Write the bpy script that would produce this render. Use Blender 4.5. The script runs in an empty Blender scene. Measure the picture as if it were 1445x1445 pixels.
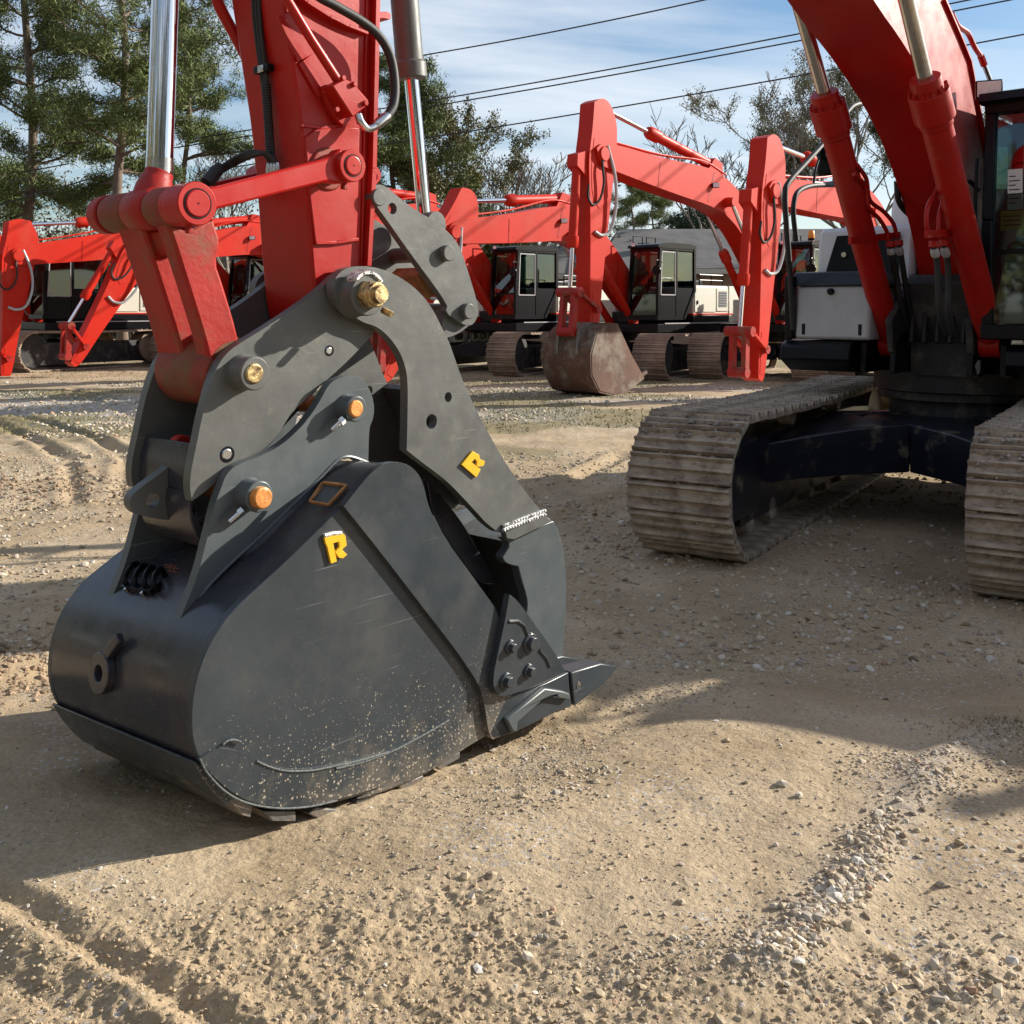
import bpy, bmesh, math, random
import numpy as np
from mathutils import Vector, Matrix, Quaternion
from mathutils.geometry import tessellate_polygon
R = math.radians
random.seed(7); rng = np.random.default_rng(7)
S = bpy.context.scene
COL = S.collection

# ---------------------------------------------------------------- camera, world, sun, exposure
F_, HY, EYE = 1445.0, 435.0, 1.8          # focal length in photo pixels, horizon row, eye height
cam = bpy.data.objects.new("camera", bpy.data.cameras.new("camera"))
COL.objects.link(cam)
cam.location = (0, 0, EYE); cam.rotation_euler = (R(90), 0, 0)
cam.data.sensor_width = 36; cam.data.lens = 36.0
cam.data.shift_y = (HY - 722.5) / 1445.0
cam.data.clip_start = 0.05; cam.data.clip_end = 2000
S.camera = cam
SUN = Vector((0.94, 0.34, 0)).normalized() * math.cos(R(24)) + Vector((0, 0, math.sin(R(24))))
world = bpy.data.worlds.new("World"); S.world = world; world.use_nodes = True
wt = world.node_tree; wt.nodes.clear()
def W(t, **k):
    n = wt.nodes.new(t)
    for a, b in k.items(): setattr(n, a, b)
    return n
sky = W("ShaderNodeTexSky", sky_type='NISHITA', sun_disc=False, sun_elevation=R(24), sun_rotation=math.atan2(SUN.x, SUN.y))
sky.air_density = 1.0; sky.dust_density = 0.6; sky.ozone_density = 1.6
tc = W("ShaderNodeTexCoord"); sep = W("ShaderNodeSeparateXYZ"); wt.links.new(tc.outputs["Generated"], sep.inputs[0])
# project the direction on a high cloud deck
zz = W("ShaderNodeMath", operation='MAXIMUM'); zz.inputs[1].default_value = 0.0; wt.links.new(sep.outputs[2], zz.inputs[0])
za = W("ShaderNodeMath", operation='ADD'); za.inputs[1].default_value = 0.16; wt.links.new(zz.outputs[0], za.inputs[0])
dx = W("ShaderNodeMath", operation='DIVIDE'); wt.links.new(sep.outputs[0], dx.inputs[0]); wt.links.new(za.outputs[0], dx.inputs[1])
dy = W("ShaderNodeMath", operation='DIVIDE'); wt.links.new(sep.outputs[1], dy.inputs[0]); wt.links.new(za.outputs[0], dy.inputs[1])
cx = W("ShaderNodeCombineXYZ"); wt.links.new(dx.outputs[0], cx.inputs[0]); wt.links.new(dy.outputs[0], cx.inputs[1])
mp = W("ShaderNodeMapping"); mp.inputs["Scale"].default_value = (0.45, 1.5, 1); mp.inputs["Rotation"].default_value = (0, 0, R(-14)); mp.inputs["Location"].default_value = (0.7, 0.35, 0)
wt.links.new(cx.outputs[0], mp.inputs[0])
n1 = W("ShaderNodeTexNoise"); n1.inputs["Scale"].default_value = 1.1; n1.inputs["Detail"].default_value = 7; n1.inputs["Roughness"].default_value = 0.55; n1.inputs["Distortion"].default_value = 0.5
wt.links.new(mp.outputs[0], n1.inputs["Vector"])
cr = W("ShaderNodeValToRGB"); cr.color_ramp.elements[0].position = 0.36; cr.color_ramp.elements[1].position = 0.68
cr.color_ramp.elements[1].color = (0.95, 0.95, 0.95, 1); cr.color_ramp.elements[0].color = (0.0, 0.0, 0.0, 1)
wt.links.new(n1.outputs["Fac"], cr.inputs[0])
mixw = W("ShaderNodeMixRGB"); mixw.inputs[2].default_value = (7.0, 7.4, 7.9, 1)
wt.links.new(cr.outputs[0], mixw.inputs[0]); hs = W("ShaderNodeHueSaturation"); hs.inputs["Saturation"].default_value = 1.18; wt.links.new(sky.outputs[0], hs.inputs["Color"]); wt.links.new(hs.outputs[0], mixw.inputs[1])
bg = W("ShaderNodeBackground"); bg.inputs[1].default_value = 0.085
wt.links.new(mixw.outputs[0], bg.inputs[0])
wo = W("ShaderNodeOutputWorld"); wt.links.new(bg.outputs[0], wo.inputs[0])
sl = bpy.data.lights.new("sun", 'SUN'); sl.energy = 5.0; sl.angle = R(0.55); sl.color = (1.0, 0.93, 0.82)
so = bpy.data.objects.new("sun", sl); COL.objects.link(so); so.rotation_euler = SUN.to_track_quat('Z', 'Y').to_euler()
S.view_settings.view_transform = 'Standard'; S.view_settings.look = 'None'
S.view_settings.exposure = 0.68; S.view_settings.gamma = 1.0; S.view_settings.use_curve_mapping = False
S.cycles.max_bounces = 6; S.cycles.transparent_max_bounces = 12

# ---------------------------------------------------------------- materials
MATS = {}
def mat(name, col, rough=0.5, metal=0.0, spec=0.5, var=0.0, vscale=3.0, dirt=None, dscale=2.0, dlo=0.55, dhi=0.75,
        bump=0.0, bscale=60.0, speck=None, coat=0.0, colr=None, rvar=0.0, film=None, scratch=None, grime=None):
    """procedural paint: base colour with mottling, patches of dirt with their own shape, specks and fine relief"""
    m = bpy.data.materials.new(name); m.use_nodes = True; t = m.node_tree; b = t.nodes["Principled BSDF"]
    N = lambda ty: t.nodes.new(ty)
    b.inputs["Roughness"].default_value = rough; b.inputs["Metallic"].default_value = metal
    b.inputs["Specular IOR Level"].default_value = spec; b.inputs["Coat Weight"].default_value = coat
    co = N("ShaderNodeTexCoord").outputs["Object"]
    def noise(sc, det=5, ro=0.6):
        n = N("ShaderNodeTexNoise"); n.inputs["Scale"].default_value = sc; n.inputs["Detail"].default_value = det; n.inputs["Roughness"].default_value = ro
        t.links.new(co, n.inputs["Vector"]); return n.outputs["Fac"]
    def ramp(fac, lo, hi, c0=(0, 0, 0, 1), c1=(1, 1, 1, 1)):
        r = N("ShaderNodeValToRGB"); r.color_ramp.elements[0].position = lo; r.color_ramp.elements[1].position = hi
        r.color_ramp.elements[0].color = c0; r.color_ramp.elements[1].color = c1; t.links.new(fac, r.inputs[0]); return r.outputs[0]
    def mix(f, a, b2):
        x = N("ShaderNodeMixRGB")
        for i, v in enumerate((f, a, b2)):
            if isinstance(v, (tuple, float, int)): x.inputs[i].default_value = v if i == 0 else (*v[:3], 1)
            else: t.links.new(v, x.inputs[i])
        return x.outputs[0]
    c = tuple(col)
    if var > 0 or colr:
        lo = tuple(v * (1 - var) for v in col); hi = tuple(min(1, v * (1 + var)) for v in (colr or col))
        c = ramp(noise(vscale), 0.3, 0.7, (*lo, 1), (*hi, 1))
    if dirt:
        msk = ramp(noise(dscale, 8, 0.68), dlo, dhi)
        c = mix(msk, c, dirt)
    if scratch:  # thin rubbed lines
        for ang, seed_ in ((.5, 0.0), (-.9, 7.0)):
            mpp = N("ShaderNodeMapping"); mpp.inputs["Rotation"].default_value = (0, ang, 0); mpp.inputs["Scale"].default_value = (2.0, 30, 95); mpp.inputs["Location"].default_value = (seed_, 0, seed_); t.links.new(co, mpp.inputs[0])
            n_ = N("ShaderNodeTexNoise"); n_.inputs["Scale"].default_value = 1.0; n_.inputs["Detail"].default_value = 2; t.links.new(mpp.outputs[0], n_.inputs["Vector"])
            f1 = ramp(n_.outputs["Fac"], .705, .74); f2 = ramp(noise(2.6, 3), .50, .62); mm = N("ShaderNodeMath"); mm.operation = 'MULTIPLY'; t.links.new(f1, mm.inputs[0]); t.links.new(f2, mm.inputs[1]); c = mix(mm.outputs[0], c, scratch)
    if grime:    # fine grime blotches
        f1 = ramp(noise(11, 9, .75), .56, .66); f2 = ramp(noise(1.9, 4), .45, .62); mm = N("ShaderNodeMath"); mm.operation = 'MULTIPLY'; t.links.new(f1, mm.inputs[0]); t.links.new(f2, mm.inputs[1]); m5 = N("ShaderNodeMath"); m5.operation = 'MULTIPLY'; m5.inputs[1].default_value = .6; t.links.new(mm.outputs[0], m5.inputs[0]); c = mix(m5.outputs[0], c, grime)
    if film:     # (zlo, zhi, colour): dried mud smeared towards the ground
        sp0 = N("ShaderNodeSeparateXYZ"); t.links.new(co, sp0.inputs[0]); mr0 = N("ShaderNodeMapRange"); mr0.inputs["From Min"].default_value = film[0]; mr0.inputs["From Max"].default_value = film[1]; mr0.inputs["To Min"].default_value = .42; mr0.inputs["To Max"].default_value = 0.0
        t.links.new(sp0.outputs[2], mr0.inputs[0]); ad0 = N("ShaderNodeMath"); ad0.operation = 'ADD'; t.links.new(mr0.outputs[0], ad0.inputs[0]); t.links.new(noise(7, 9, .74), ad0.inputs[1])
        c = mix(ramp(ad0.outputs[0], .72, .98), c, film[2])
    if speck:   # (colour, scale, threshold, zlo, zhi) : dried mud spatter, thicker low down
        sc_, th, zlo, zhi, scol = speck
        v = N("ShaderNodeTexVoronoi"); v.inputs["Scale"].default_value = sc_; v.inputs["Randomness"].default_value = 1
        nd = N("ShaderNodeTexNoise"); nd.inputs["Scale"].default_value = sc_ * 1.3; t.links.new(co, nd.inputs["Vector"])
        mx = N("ShaderNodeVectorMath"); mx.operation = 'MULTIPLY_ADD'; t.links.new(nd.outputs["Color"], mx.inputs[0]); mx.inputs[1].default_value = (1.3 / sc_,) * 3; t.links.new(co, mx.inputs[2])
        t.links.new(mx.outputs[0], v.inputs["Vector"])
        sp = N("ShaderNodeSeparateXYZ"); t.links.new(co, sp.inputs[0])
        mr = N("ShaderNodeMapRange"); mr.inputs["From Min"].default_value = zlo; mr.inputs["From Max"].default_value = zhi
        mr.inputs["To Min"].default_value = 1.0; mr.inputs["To Max"].default_value = 0.0; t.links.new(sp.outputs[2], mr.inputs[0])
        pw = N("ShaderNodeMath"); pw.operation = 'POWER'; pw.inputs[1].default_value = 2.2; t.links.new(mr.outputs[0], pw.inputs[0])
        big = noise(sc_ * 0.16, 3)
        th2 = N("ShaderNodeMath"); th2.operation = 'MULTIPLY'; t.links.new(pw.outputs[0], th2.inputs[0]); t.links.new(big, th2.inputs[1])
        # each cell has its own random size
        cw = N("ShaderNodeSeparateXYZ"); t.links.new(v.outputs["Color"], cw.inputs[0])
        rp = N("ShaderNodeMath"); rp.operation = 'POWER'; rp.inputs[1].default_value = 2.0; t.links.new(cw.outputs[0], rp.inputs[0])
        t3 = N("ShaderNodeMath"); t3.operation = 'MULTIPLY'; t.links.new(th2.outputs[0], t3.inputs[0]); t.links.new(rp.outputs[0], t3.inputs[1])
        t4 = N("ShaderNodeMath"); t4.operation = 'MULTIPLY'; t4.inputs[1].default_value = th; t.links.new(t3.outputs[0], t4.inputs[0])
        lt = N("ShaderNodeMath"); lt.operation = 'LESS_THAN'; t.links.new(v.outputs["Distance"], lt.inputs[0]); t.links.new(t4.outputs[0], lt.inputs[1])
        c = mix(lt.outputs[0], c, scol)
    if isinstance(c, tuple): b.inputs["Base Color"].default_value = (*c, 1)
    else: t.links.new(c, b.inputs["Base Color"])
    if rvar > 0:
        r = ramp(noise(vscale * 2.3, 6), 0.3, 0.7, (max(0, rough - rvar),) * 3 + (1,), (min(1, rough + rvar),) * 3 + (1,)); t.links.new(r, b.inputs["Roughness"])
    if bump > 0:
        bn = N("ShaderNodeBump"); bn.inputs["Strength"].default_value = bump; bn.inputs["Distance"].default_value = 0.01
        t.links.new(noise(bscale, 6), bn.inputs["Height"]); t.links.new(bn.outputs[0], b.inputs["Normal"])
    MATS[name] = m; return m
RUST = (0.13, 0.055, 0.022); MUD = (0.24, 0.18, 0.125)
mat("red_paint", (0.41, 0.010, 0.006), 0.38, spec=0.32, var=0.15, vscale=1.7, dirt=(0.40, 0.045, 0.028), dscale=1.3, dlo=0.5, dhi=0.8, bump=0.10, bscale=14, rvar=0.12, grime=(.22, .05, .035), scratch=(.50, .12, .08))
mat("red_worn", (0.34, 0.015, 0.010), 0.52, spec=0.32, var=0.2, vscale=3, dirt=(0.19, 0.075, 0.04), dscale=4.0, dlo=0.50, dhi=0.66, bump=0.25, bscale=30, rvar=0.1)
mat("rusty_red", (0.24, 0.035, 0.02), 0.7, var=0.3, vscale=9, dirt=(0.16, 0.075, 0.03), dscale=7, dlo=0.42, dhi=0.6, bump=0.3, bscale=60)
mat("red_far", (0.54, 0.018, 0.006), 0.47, spec=0.2, var=0.1, vscale=0.8, dirt=(0.52, 0.06, 0.035), dscale=0.9, dlo=0.5, dhi=0.8, bump=0.05, bscale=5)
mat("grey_plate", (0.098, 0.102, 0.096), 0.46, grime=(.23, .20, .15), scratch=(.26, .26, .25), var=0.10, vscale=4, dirt=(0.15, 0.15, 0.135), dscale=4.5, dlo=0.53, dhi=0.74, bump=0.12, bscale=22, rvar=0.12)
mat("grey_ear", (0.084, 0.099, 0.104), 0.38, grime=(.16, .16, .14), scratch=(.24, .25, .26), var=0.10, vscale=4, dirt=(0.11, 0.12, 0.125), dscale=4.5, dlo=0.55, dhi=0.78, bump=0.10, bscale=16, rvar=0.12)
mat("bucket_paint", (0.034, 0.043, 0.051), 0.35, film=(.12, .55, (.15, .13, .105)), scratch=(.13, .14, .15), grime=(.07, .07, .065), var=0.15, vscale=3, dirt=(0.065, 0.069, 0.070), dscale=3.2, dlo=0.48, dhi=0.72, bump=0.10, bscale=14, rvar=0.1,
    speck=(115, 1.22, 0.16, 1.10, (0.36, 0.31, 0.245)))
mat("bucket_clean", (0.034, 0.043, 0.051), 0.35, scratch=(.16, .17, .18), grime=(.10, .09, .08), var=0.15, vscale=3, dirt=(0.06, 0.063, 0.066), dscale=2.2, dlo=0.5, dhi=0.8, bump=0.10, bscale=14, rvar=0.1)
mat("bucket_shell", (0.026, 0.029, 0.038), 0.25, film=(.1, .6, (.12, .10, .085)), scratch=(.10, .11, .13), grime=(.075, .06, .06), var=0.2, vscale=2.5, dirt=(0.075, 0.058, 0.058), dscale=1.8, dlo=0.46, dhi=0.72, bump=0.08, bscale=10, rvar=0.12,
    speck=(120, 1.1, 0.15, 1.1, (0.30, 0.26, 0.21)))
mat("worn_steel", (0.16, 0.155, 0.15), 0.5, metal=0.3, var=0.3, vscale=9, dirt=MUD, dscale=9, dlo=0.45, dhi=0.6, bump=0.4, bscale=60)
mat("black_part", (0.005, 0.0055, 0.008), 0.34, spec=0.2, var=0.3, vscale=4, dirt=(0.016, 0.015, 0.014), dscale=3, dlo=0.6, dhi=0.9, bump=0.05, bscale=20)
mat("navy_frame", (0.009, 0.010, 0.018), 0.33, var=0.3, vscale=3, dirt=(0.16, 0.135, 0.10), dscale=4.5, dlo=0.56, dhi=0.72, bump=0.12, bscale=20)
mat("dusty_black", (0.016, 0.016, 0.018), 0.6, var=0.3, vscale=3, dirt=(0.12, 0.10, 0.075), dscale=4, dlo=0.5, dhi=0.72, bump=0.3, bscale=40)
mat("rubber", (0.016, 0.016, 0.017), 0.6, bump=0.1, bscale=120)
mat("cream_panel", (0.72, 0.70, 0.60), 0.4, var=0.05, vscale=2, dirt=(0.5, 0.46, 0.36), dscale=2, dlo=0.55, dhi=0.85)
mat("grey_panel", (0.42, 0.42, 0.43), 0.4, var=0.08, vscale=6, bump=0.3, bscale=9)
mat("white_panel", (0.66, 0.67, 0.68), 0.35, var=0.05, vscale=3)
mat("chrome", (0.80, 0.80, 0.84), 0.045, metal=1.0)
mat("chrome_dull", (0.62, 0.58, 0.54), 0.2, metal=1.0, dirt=(0.4, 0.33, 0.26), dscale=6, dlo=0.5, dhi=0.8)
mat("steel", (0.62, 0.62, 0.62), 0.25, metal=1.0, var=0.1, vscale=20)
mat("brass_pin", (0.62, 0.47, 0.22), 0.42, metal=0.7, var=0.3, vscale=30, dirt=(0.16, 0.10, 0.05), dscale=22, dlo=0.46, dhi=0.62, bump=0.3, bscale=90)
mat("rust_pin", (0.66, 0.26, 0.06), 0.6, metal=0.2, var=0.35, vscale=26, dirt=(0.62, 0.46, 0.30), dscale=20, dlo=0.52, dhi=0.62, bump=0.3, bscale=90)
mat("weld_bare", (0.75, 0.75, 0.74), 0.4, metal=0.6, var=0.2, vscale=60, dirt=(0.18, 0.18, 0.18), dscale=45, dlo=0.5, dhi=0.58, bump=1.0, bscale=90)
mat("weld_paint", (0.085, 0.098, 0.10), 0.4, var=0.2, vscale=60, bump=0.6, bscale=120)
mat("yellow_letter", (0.80, 0.46, 0.015), 0.45, var=0.08, vscale=20)
mat("rust_edge", (0.36, 0.17, 0.06), 0.6, var=0.4, vscale=25, dirt=(0.2, 0.18, 0.12), dscale=20)
mat("muddy_steel", (0.20, 0.145, 0.11), 0.85, var=0.35, vscale=5, dirt=(0.46, 0.385, 0.30), dscale=5.5, dlo=0.36, dhi=0.62, bump=0.9, bscale=28)
mat("rusty_bucket", (0.10, 0.045, 0.025), 0.75, var=0.4, vscale=2, dirt=(0.20, 0.16, 0.12), dscale=1.6, dlo=0.48, dhi=0.6, bump=0.4, bscale=9)
mat("track_far", (0.26, 0.19, 0.14), 0.8, var=0.4, vscale=2, dirt=(0.42, 0.34, 0.26), dscale=1.6, dlo=0.42, dhi=0.62, bump=0.6, bscale=8)
mat("lamp_lens", (0.88, 0.87, 0.86), 0.2, var=0.1, vscale=40)
mat("amber", (0.85, 0.30, 0.01), 0.25)
mat("seat_fabric", (0.06, 0.07, 0.07), 0.8, bump=0.2)
mat("console", (0.30, 0.36, 0.35), 0.5)
mat("sticker_white", (0.55, 0.60, 0.60), 0.5); mat("sticker_yellow", (0.55, 0.42, 0.05), 0.5); mat("sticker_blue", (0.02, 0.14, 0.40), 0.5)
def glass(name, tint, refl=0.12):
    m = bpy.data.materials.new(name); m.use_nodes = True; t = m.node_tree; t.nodes.clear()
    tr = t.nodes.new("ShaderNodeBsdfTransparent"); tr.inputs[0].default_value = (*tint, 1)
    gl = t.nodes.new("ShaderNodeBsdfGlossy"); gl.inputs["Roughness"].default_value = 0.03; gl.inputs[0].default_value = (0.9, 0.95, 0.95, 1)
    fr = t.nodes.new("ShaderNodeLayerWeight"); fr.inputs[0].default_value = 0.35
    ad = t.nodes.new("ShaderNodeMath"); ad.operation = 'MULTIPLY_ADD'; ad.inputs[1].default_value = 0.42; ad.inputs[2].default_value = refl
    t.links.new(fr.outputs["Fresnel"], ad.inputs[0])
    mx = t.nodes.new("ShaderNodeMixShader"); t.links.new(ad.outputs[0], mx.inputs[0]); t.links.new(tr.outputs[0], mx.inputs[1]); t.links.new(gl.outputs[0], mx.inputs[2])
    o = t.nodes.new("ShaderNodeOutputMaterial"); t.links.new(mx.outputs[0], o.inputs[0]); MATS[name] = m
glass("cab_glass", (0.26, 0.38, 0.36), 0.07); glass("dark_glass", (0.10, 0.13, 0.16), 0.08)

# ---------------------------------------------------------------- mesh helpers
class MB:
    def __init__(s): s.v = []; s.f = []; s.m = []; s.mi = 0
    def add(s, vs, fs):
        o = len(s.v); s.v += [tuple(v) for v in vs]; s.f += [[i + o for i in f] for f in fs]; s.m += [s.mi] * len(fs); return s
    def box(s, lo, hi, rot=None, org=None):
        (x0, y0, z0), (x1, y1, z1) = lo, hi
        vs = [Vector(p) for p in ((x0, y0, z0), (x1, y0, z0), (x1, y1, z0), (x0, y1, z0), (x0, y0, z1), (x1, y0, z1), (x1, y1, z1), (x0, y1, z1))]
        if rot is not None:
            o = Vector(org) if org is not None else sum(vs, Vector()) / 8
            vs = [rot @ (p - o) + o for p in vs]
        return s.add(vs, [(0, 3, 2, 1), (4, 5, 6, 7), (0, 1, 5, 4), (1, 2, 6, 5), (2, 3, 7, 6), (3, 0, 4, 7)])
    def beam(s, p0, p1, w, h, up=(0, 0, 1)):
        p0, p1 = Vector(p0), Vector(p1); d = (p1 - p0).normalized(); u = Vector(up)
        if abs(d.dot(u)) > 0.99: u = Vector((1, 0, 0))
        a = d.cross(u).normalized() * w / 2; b = a.cross(d).normalized() * h / 2
        vs = [p + q for p in (p0, p1) for q in (-a - b, a - b, a + b, -a + b)]
        return s.add(vs, [(3, 2, 1, 0), (4, 5, 6, 7), (0, 1, 5, 4), (1, 2, 6, 5), (2, 3, 7, 6), (3, 0, 4, 7)])
    def cyl(s, p0, p1, r0, r1=None, n=28, cap=True):
        r1 = r0 if r1 is None else r1
        return s.lathe(p0, p1, [(0, r0), (1, r1)], n, cap)
    def lathe(s, p0, p1, prof, n=28, cap=True):
        """prof: (fraction along axis, radius)"""
        p0, p1 = Vector(p0), Vector(p1); d = (p1 - p0); dn = d.normalized()
        q = dn.to_track_quat('Z', 'Y'); ax, ay = q @ Vector((1, 0, 0)), q @ Vector((0, 1, 0)); vs = []; fs = []
        for t, r in prof:
            for k in range(n):
                a = 2 * math.pi * k / n; vs.append(p0 + d * t + ax * r * math.cos(a) + ay * r * math.sin(a))
        for j in range(len(prof) - 1):
            for k in range(n):
                k2 = (k + 1) % n; fs.append((j * n + k, j * n + k2, (j + 1) * n + k2, (j + 1) * n + k))
        if cap: fs.append(tuple(range(n - 1, -1, -1))); fs.append(tuple((len(prof) - 1) * n + k for k in range(n)))
        return s.add(vs, fs)
    def tube(s, pts, r, n=8, taper=None):
        pts = [Vector(p) for p in pts]; N = len(pts); vs = []; fs = []; prev = None
        for i, p in enumerate(pts):
            d = (pts[min(i + 1, N - 1)] - pts[max(i - 1, 0)]).normalized()
            if prev is None:
                u = Vector((0, 0, 1)) if abs(d.z) < 0.9 else Vector((1, 0, 0)); a = d.cross(u).normalized()
            else:
                a = (prev - d * prev.dot(d)).normalized()
            prev = a; b = d.cross(a); rr = r if taper is None else r + (taper - r) * i / (N - 1)
            for k in range(n):
                t = 2 * math.pi * k / n; vs.append(p + a * rr * math.cos(t) + b * rr * math.sin(t))
        for i in range(N - 1):
            for k in range(n):
                k2 = (k + 1) % n; fs.append((i * n + k, i * n + k2, (i + 1) * n + k2, (i + 1) * n + k))
        fs.append(tuple(range(n - 1, -1, -1))); fs.append(tuple((N - 1) * n + k for k in range(n)))
        return s.add(vs, fs)
    def prism(s, poly, y0, y1, holes=(), shear=0.0, poly2=None):
        """poly in (x, z); extruded from y0 to y1. shear lowers z by shear*(y0-y)."""
        loops = [list(poly)] + [list(h) for h in holes]
        def area(l): return sum(l[i][0] * l[(i + 1) % len(l)][1] - l[(i + 1) % len(l)][0] * l[i][1] for i in range(len(l)))
        if area(loops[0]) < 0: loops[0].reverse(); poly2 = list(reversed(poly2)) if poly2 else None
        for i in range(1, len(loops)):
            if area(loops[i]) > 0: loops[i].reverse()
        flat = [p for l in loops for p in l]; n = len(flat)
        flat2 = flat if poly2 is None else list(poly2)
        tri = tessellate_polygon([[Vector((p[0], p[1], 0)) for p in l] for l in loops])
        dz = shear * (y0 - y1)
        vs = [(p[0], y0, p[1]) for p in flat] + [(p[0], y1, p[1] - dz) for p in flat2]; fs = []
        for a, b, c in tri:
            A, B, C_ = flat[a], flat[b], flat[c]
            cr_ = (B[0] - A[0]) * (C_[1] - A[1]) - (C_[0] - A[0]) * (B[1] - A[1])
            if abs(cr_) < 1e-12: continue
            t = (a, b, c) if cr_ > 0 else (c, b, a)   # ccw in xz
            sgn = y0 > y1
            fs.append(tuple(reversed(t)) if sgn else t)         # ccw in (x,z) faces -y
            fs.append(tuple(i + n for i in (t if sgn else reversed(t))))
        o = 0
        for l in loops:
            m = len(l)
            for i in range(m):
                a, b = o + i, o + (i + 1) % m
                fs.append((a, b, b + n, a + n) if y0 > y1 else (b, a, a + n, b + n))
            o += m
        return s.add(vs, fs)
    def build(s, name, mats, parent=None, bevel=0.0, smooth=35, seg=2, recalc=True):
        me = bpy.data.meshes.new(name); me.from_pydata(s.v, [], s.f)
        for m in (mats if isinstance(mats, (list, tuple)) else [mats]): me.materials.append(MATS[m] if isinstance(m, str) else m)
        if any(s.m): me.polygons.foreach_set("material_index", s.m)
        if recalc:
            b = bmesh.new(); b.from_mesh(me); bmesh.ops.recalc_face_normals(b, faces=b.faces); b.to_mesh(me); b.free()
        if smooth:
            me.polygons.foreach_set("use_smooth", [True] * len(me.polygons)); me.set_sharp_from_angle(angle=R(smooth))
        me.update()
        o = bpy.data.objects.new(name, me); COL.objects.link(o)
        if parent is not None: o.parent = parent
        if bevel:
            md = o.modifiers.new("bevel", 'BEVEL'); md.width = bevel; md.segments = seg; md.limit_method = 'ANGLE'; md.angle_limit = R(40); md.harden_normals = False
        return o
def tag(o, label=None, cat=None, group=None, kind=None):
    if label: o["label"] = label
    if cat: o["category"] = cat
    if group: o["group"] = group
    if kind: o["kind"] = kind
    return o
def empty(name, loc=(0, 0, 0), rz=0.0):
    o = bpy.data.objects.new(name, None); COL.objects.link(o); o.location = loc; o.rotation_euler = (0, 0, rz); o.empty_display_size = 0.3; return o
def rounded(pts, it=2, keep=48):
    """corner cutting that keeps sharp corners"""
    for _ in range(it):
        out = []; n = len(pts)
        for i in range(n):
            p0, p, p1 = Vector(pts[i - 1]), Vector(pts[i]), Vector(pts[(i + 1) % n])
            a, b = p - p0, p1 - p
            if a.length < 1e-9 or b.length < 1e-9: continue
            if a.angle(b) > R(keep): out.append(tuple(p))
            else: out += [tuple(p - a * 0.25), tuple(p + b * 0.25)]
        pts = out
    return pts
def spline(pts, k=6):
    """Catmull-Rom through 3d points"""
    P = [Vector(p) for p in pts]; P = [P[0] * 2 - P[1]] + P + [P[-1] * 2 - P[-2]]; out = []
    for i in range(1, len(P) - 2):
        for j in range(k):
            t = j / k; a, b, c, d = P[i - 1], P[i], P[i + 1], P[i + 2]
            out.append(0.5 * ((2 * b) + (c - a) * t + (2 * a - 5 * b + 4 * c - d) * t * t + (3 * b - a - 3 * c + d) * t ** 3))
    out.append(P[-2]); return out
def ring(cx_, cz_, r, n=24): return [(cx_ + r * math.cos(2 * math.pi * k / n), cz_ + r * math.sin(2 * math.pi * k / n)) for k in range(n)]

# ---------------------------------------------------------------- terrain height
def vnoise(x, y, seed=0):
    xi, yi = np.floor(x).astype(np.int64), np.floor(y).astype(np.int64); fx, fy = x - xi, y - yi
    fx, fy = fx * fx * (3 - 2 * fx), fy * fy * (3 - 2 * fy)
    def h(a, b):
        n = (a * 374761393 + b * 668265263 + seed * 974634777) & 0xFFFFFFFF; n = ((n ^ (n >> 13)) * 1274126177) & 0xFFFFFFFF
        return ((n ^ (n >> 16)) & 0xFFFFFF) / 0xFFFFFF
    return (h(xi, yi) * (1 - fx) + h(xi + 1, yi) * fx) * (1 - fy) + (h(xi, yi + 1) * (1 - fx) + h(xi + 1, yi + 1) * fx) * fy - 0.5
def fbm(x, y, s, o=4, seed=0, g=0.5):
    t = 0; a = 1
    for i in range(o): t = t + a * vnoise(x * s + i * 17.3, y * s - i * 9.1, seed + i); s *= 2.03; a *= g
    return t
def sstep(e0, e1, x): t = np.clip((x - e0) / (e1 - e0), 0, 1); return t * t * (3 - 2 * t)
def gp(x, y, z=0.2):   # photo pixel on the ground level z
    d = (EYE - z) * F_ / (y - HY); return ((x - 722.5) / F_ * d, d)
def segdist(x, y, a, b):
    ax, ay = a; bx, by = b; dx_, dy_ = bx - ax, by - ay; t = np.clip(((x - ax) * dx_ + (y - ay) * dy_) / (dx_ * dx_ + dy_ * dy_), 0, 1)
    return np.hypot(x - ax - t * dx_, y - ay - t * dy_), t
RIDGE = [gp(1085, 1365), gp(1150, 1300), gp(1215, 1230), gp(1262, 1150), gp(1310, 1085), gp(1420, 1020)]
def ridge_d(x, y):
    d = None
    for i in range(len(RIDGE) - 1):
        q, t = segdist(x, y, RIDGE[i], RIDGE[i + 1]); k = i / (len(RIDGE) - 1)
        d = q if d is None else np.minimum(d, q)
    return d
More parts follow.
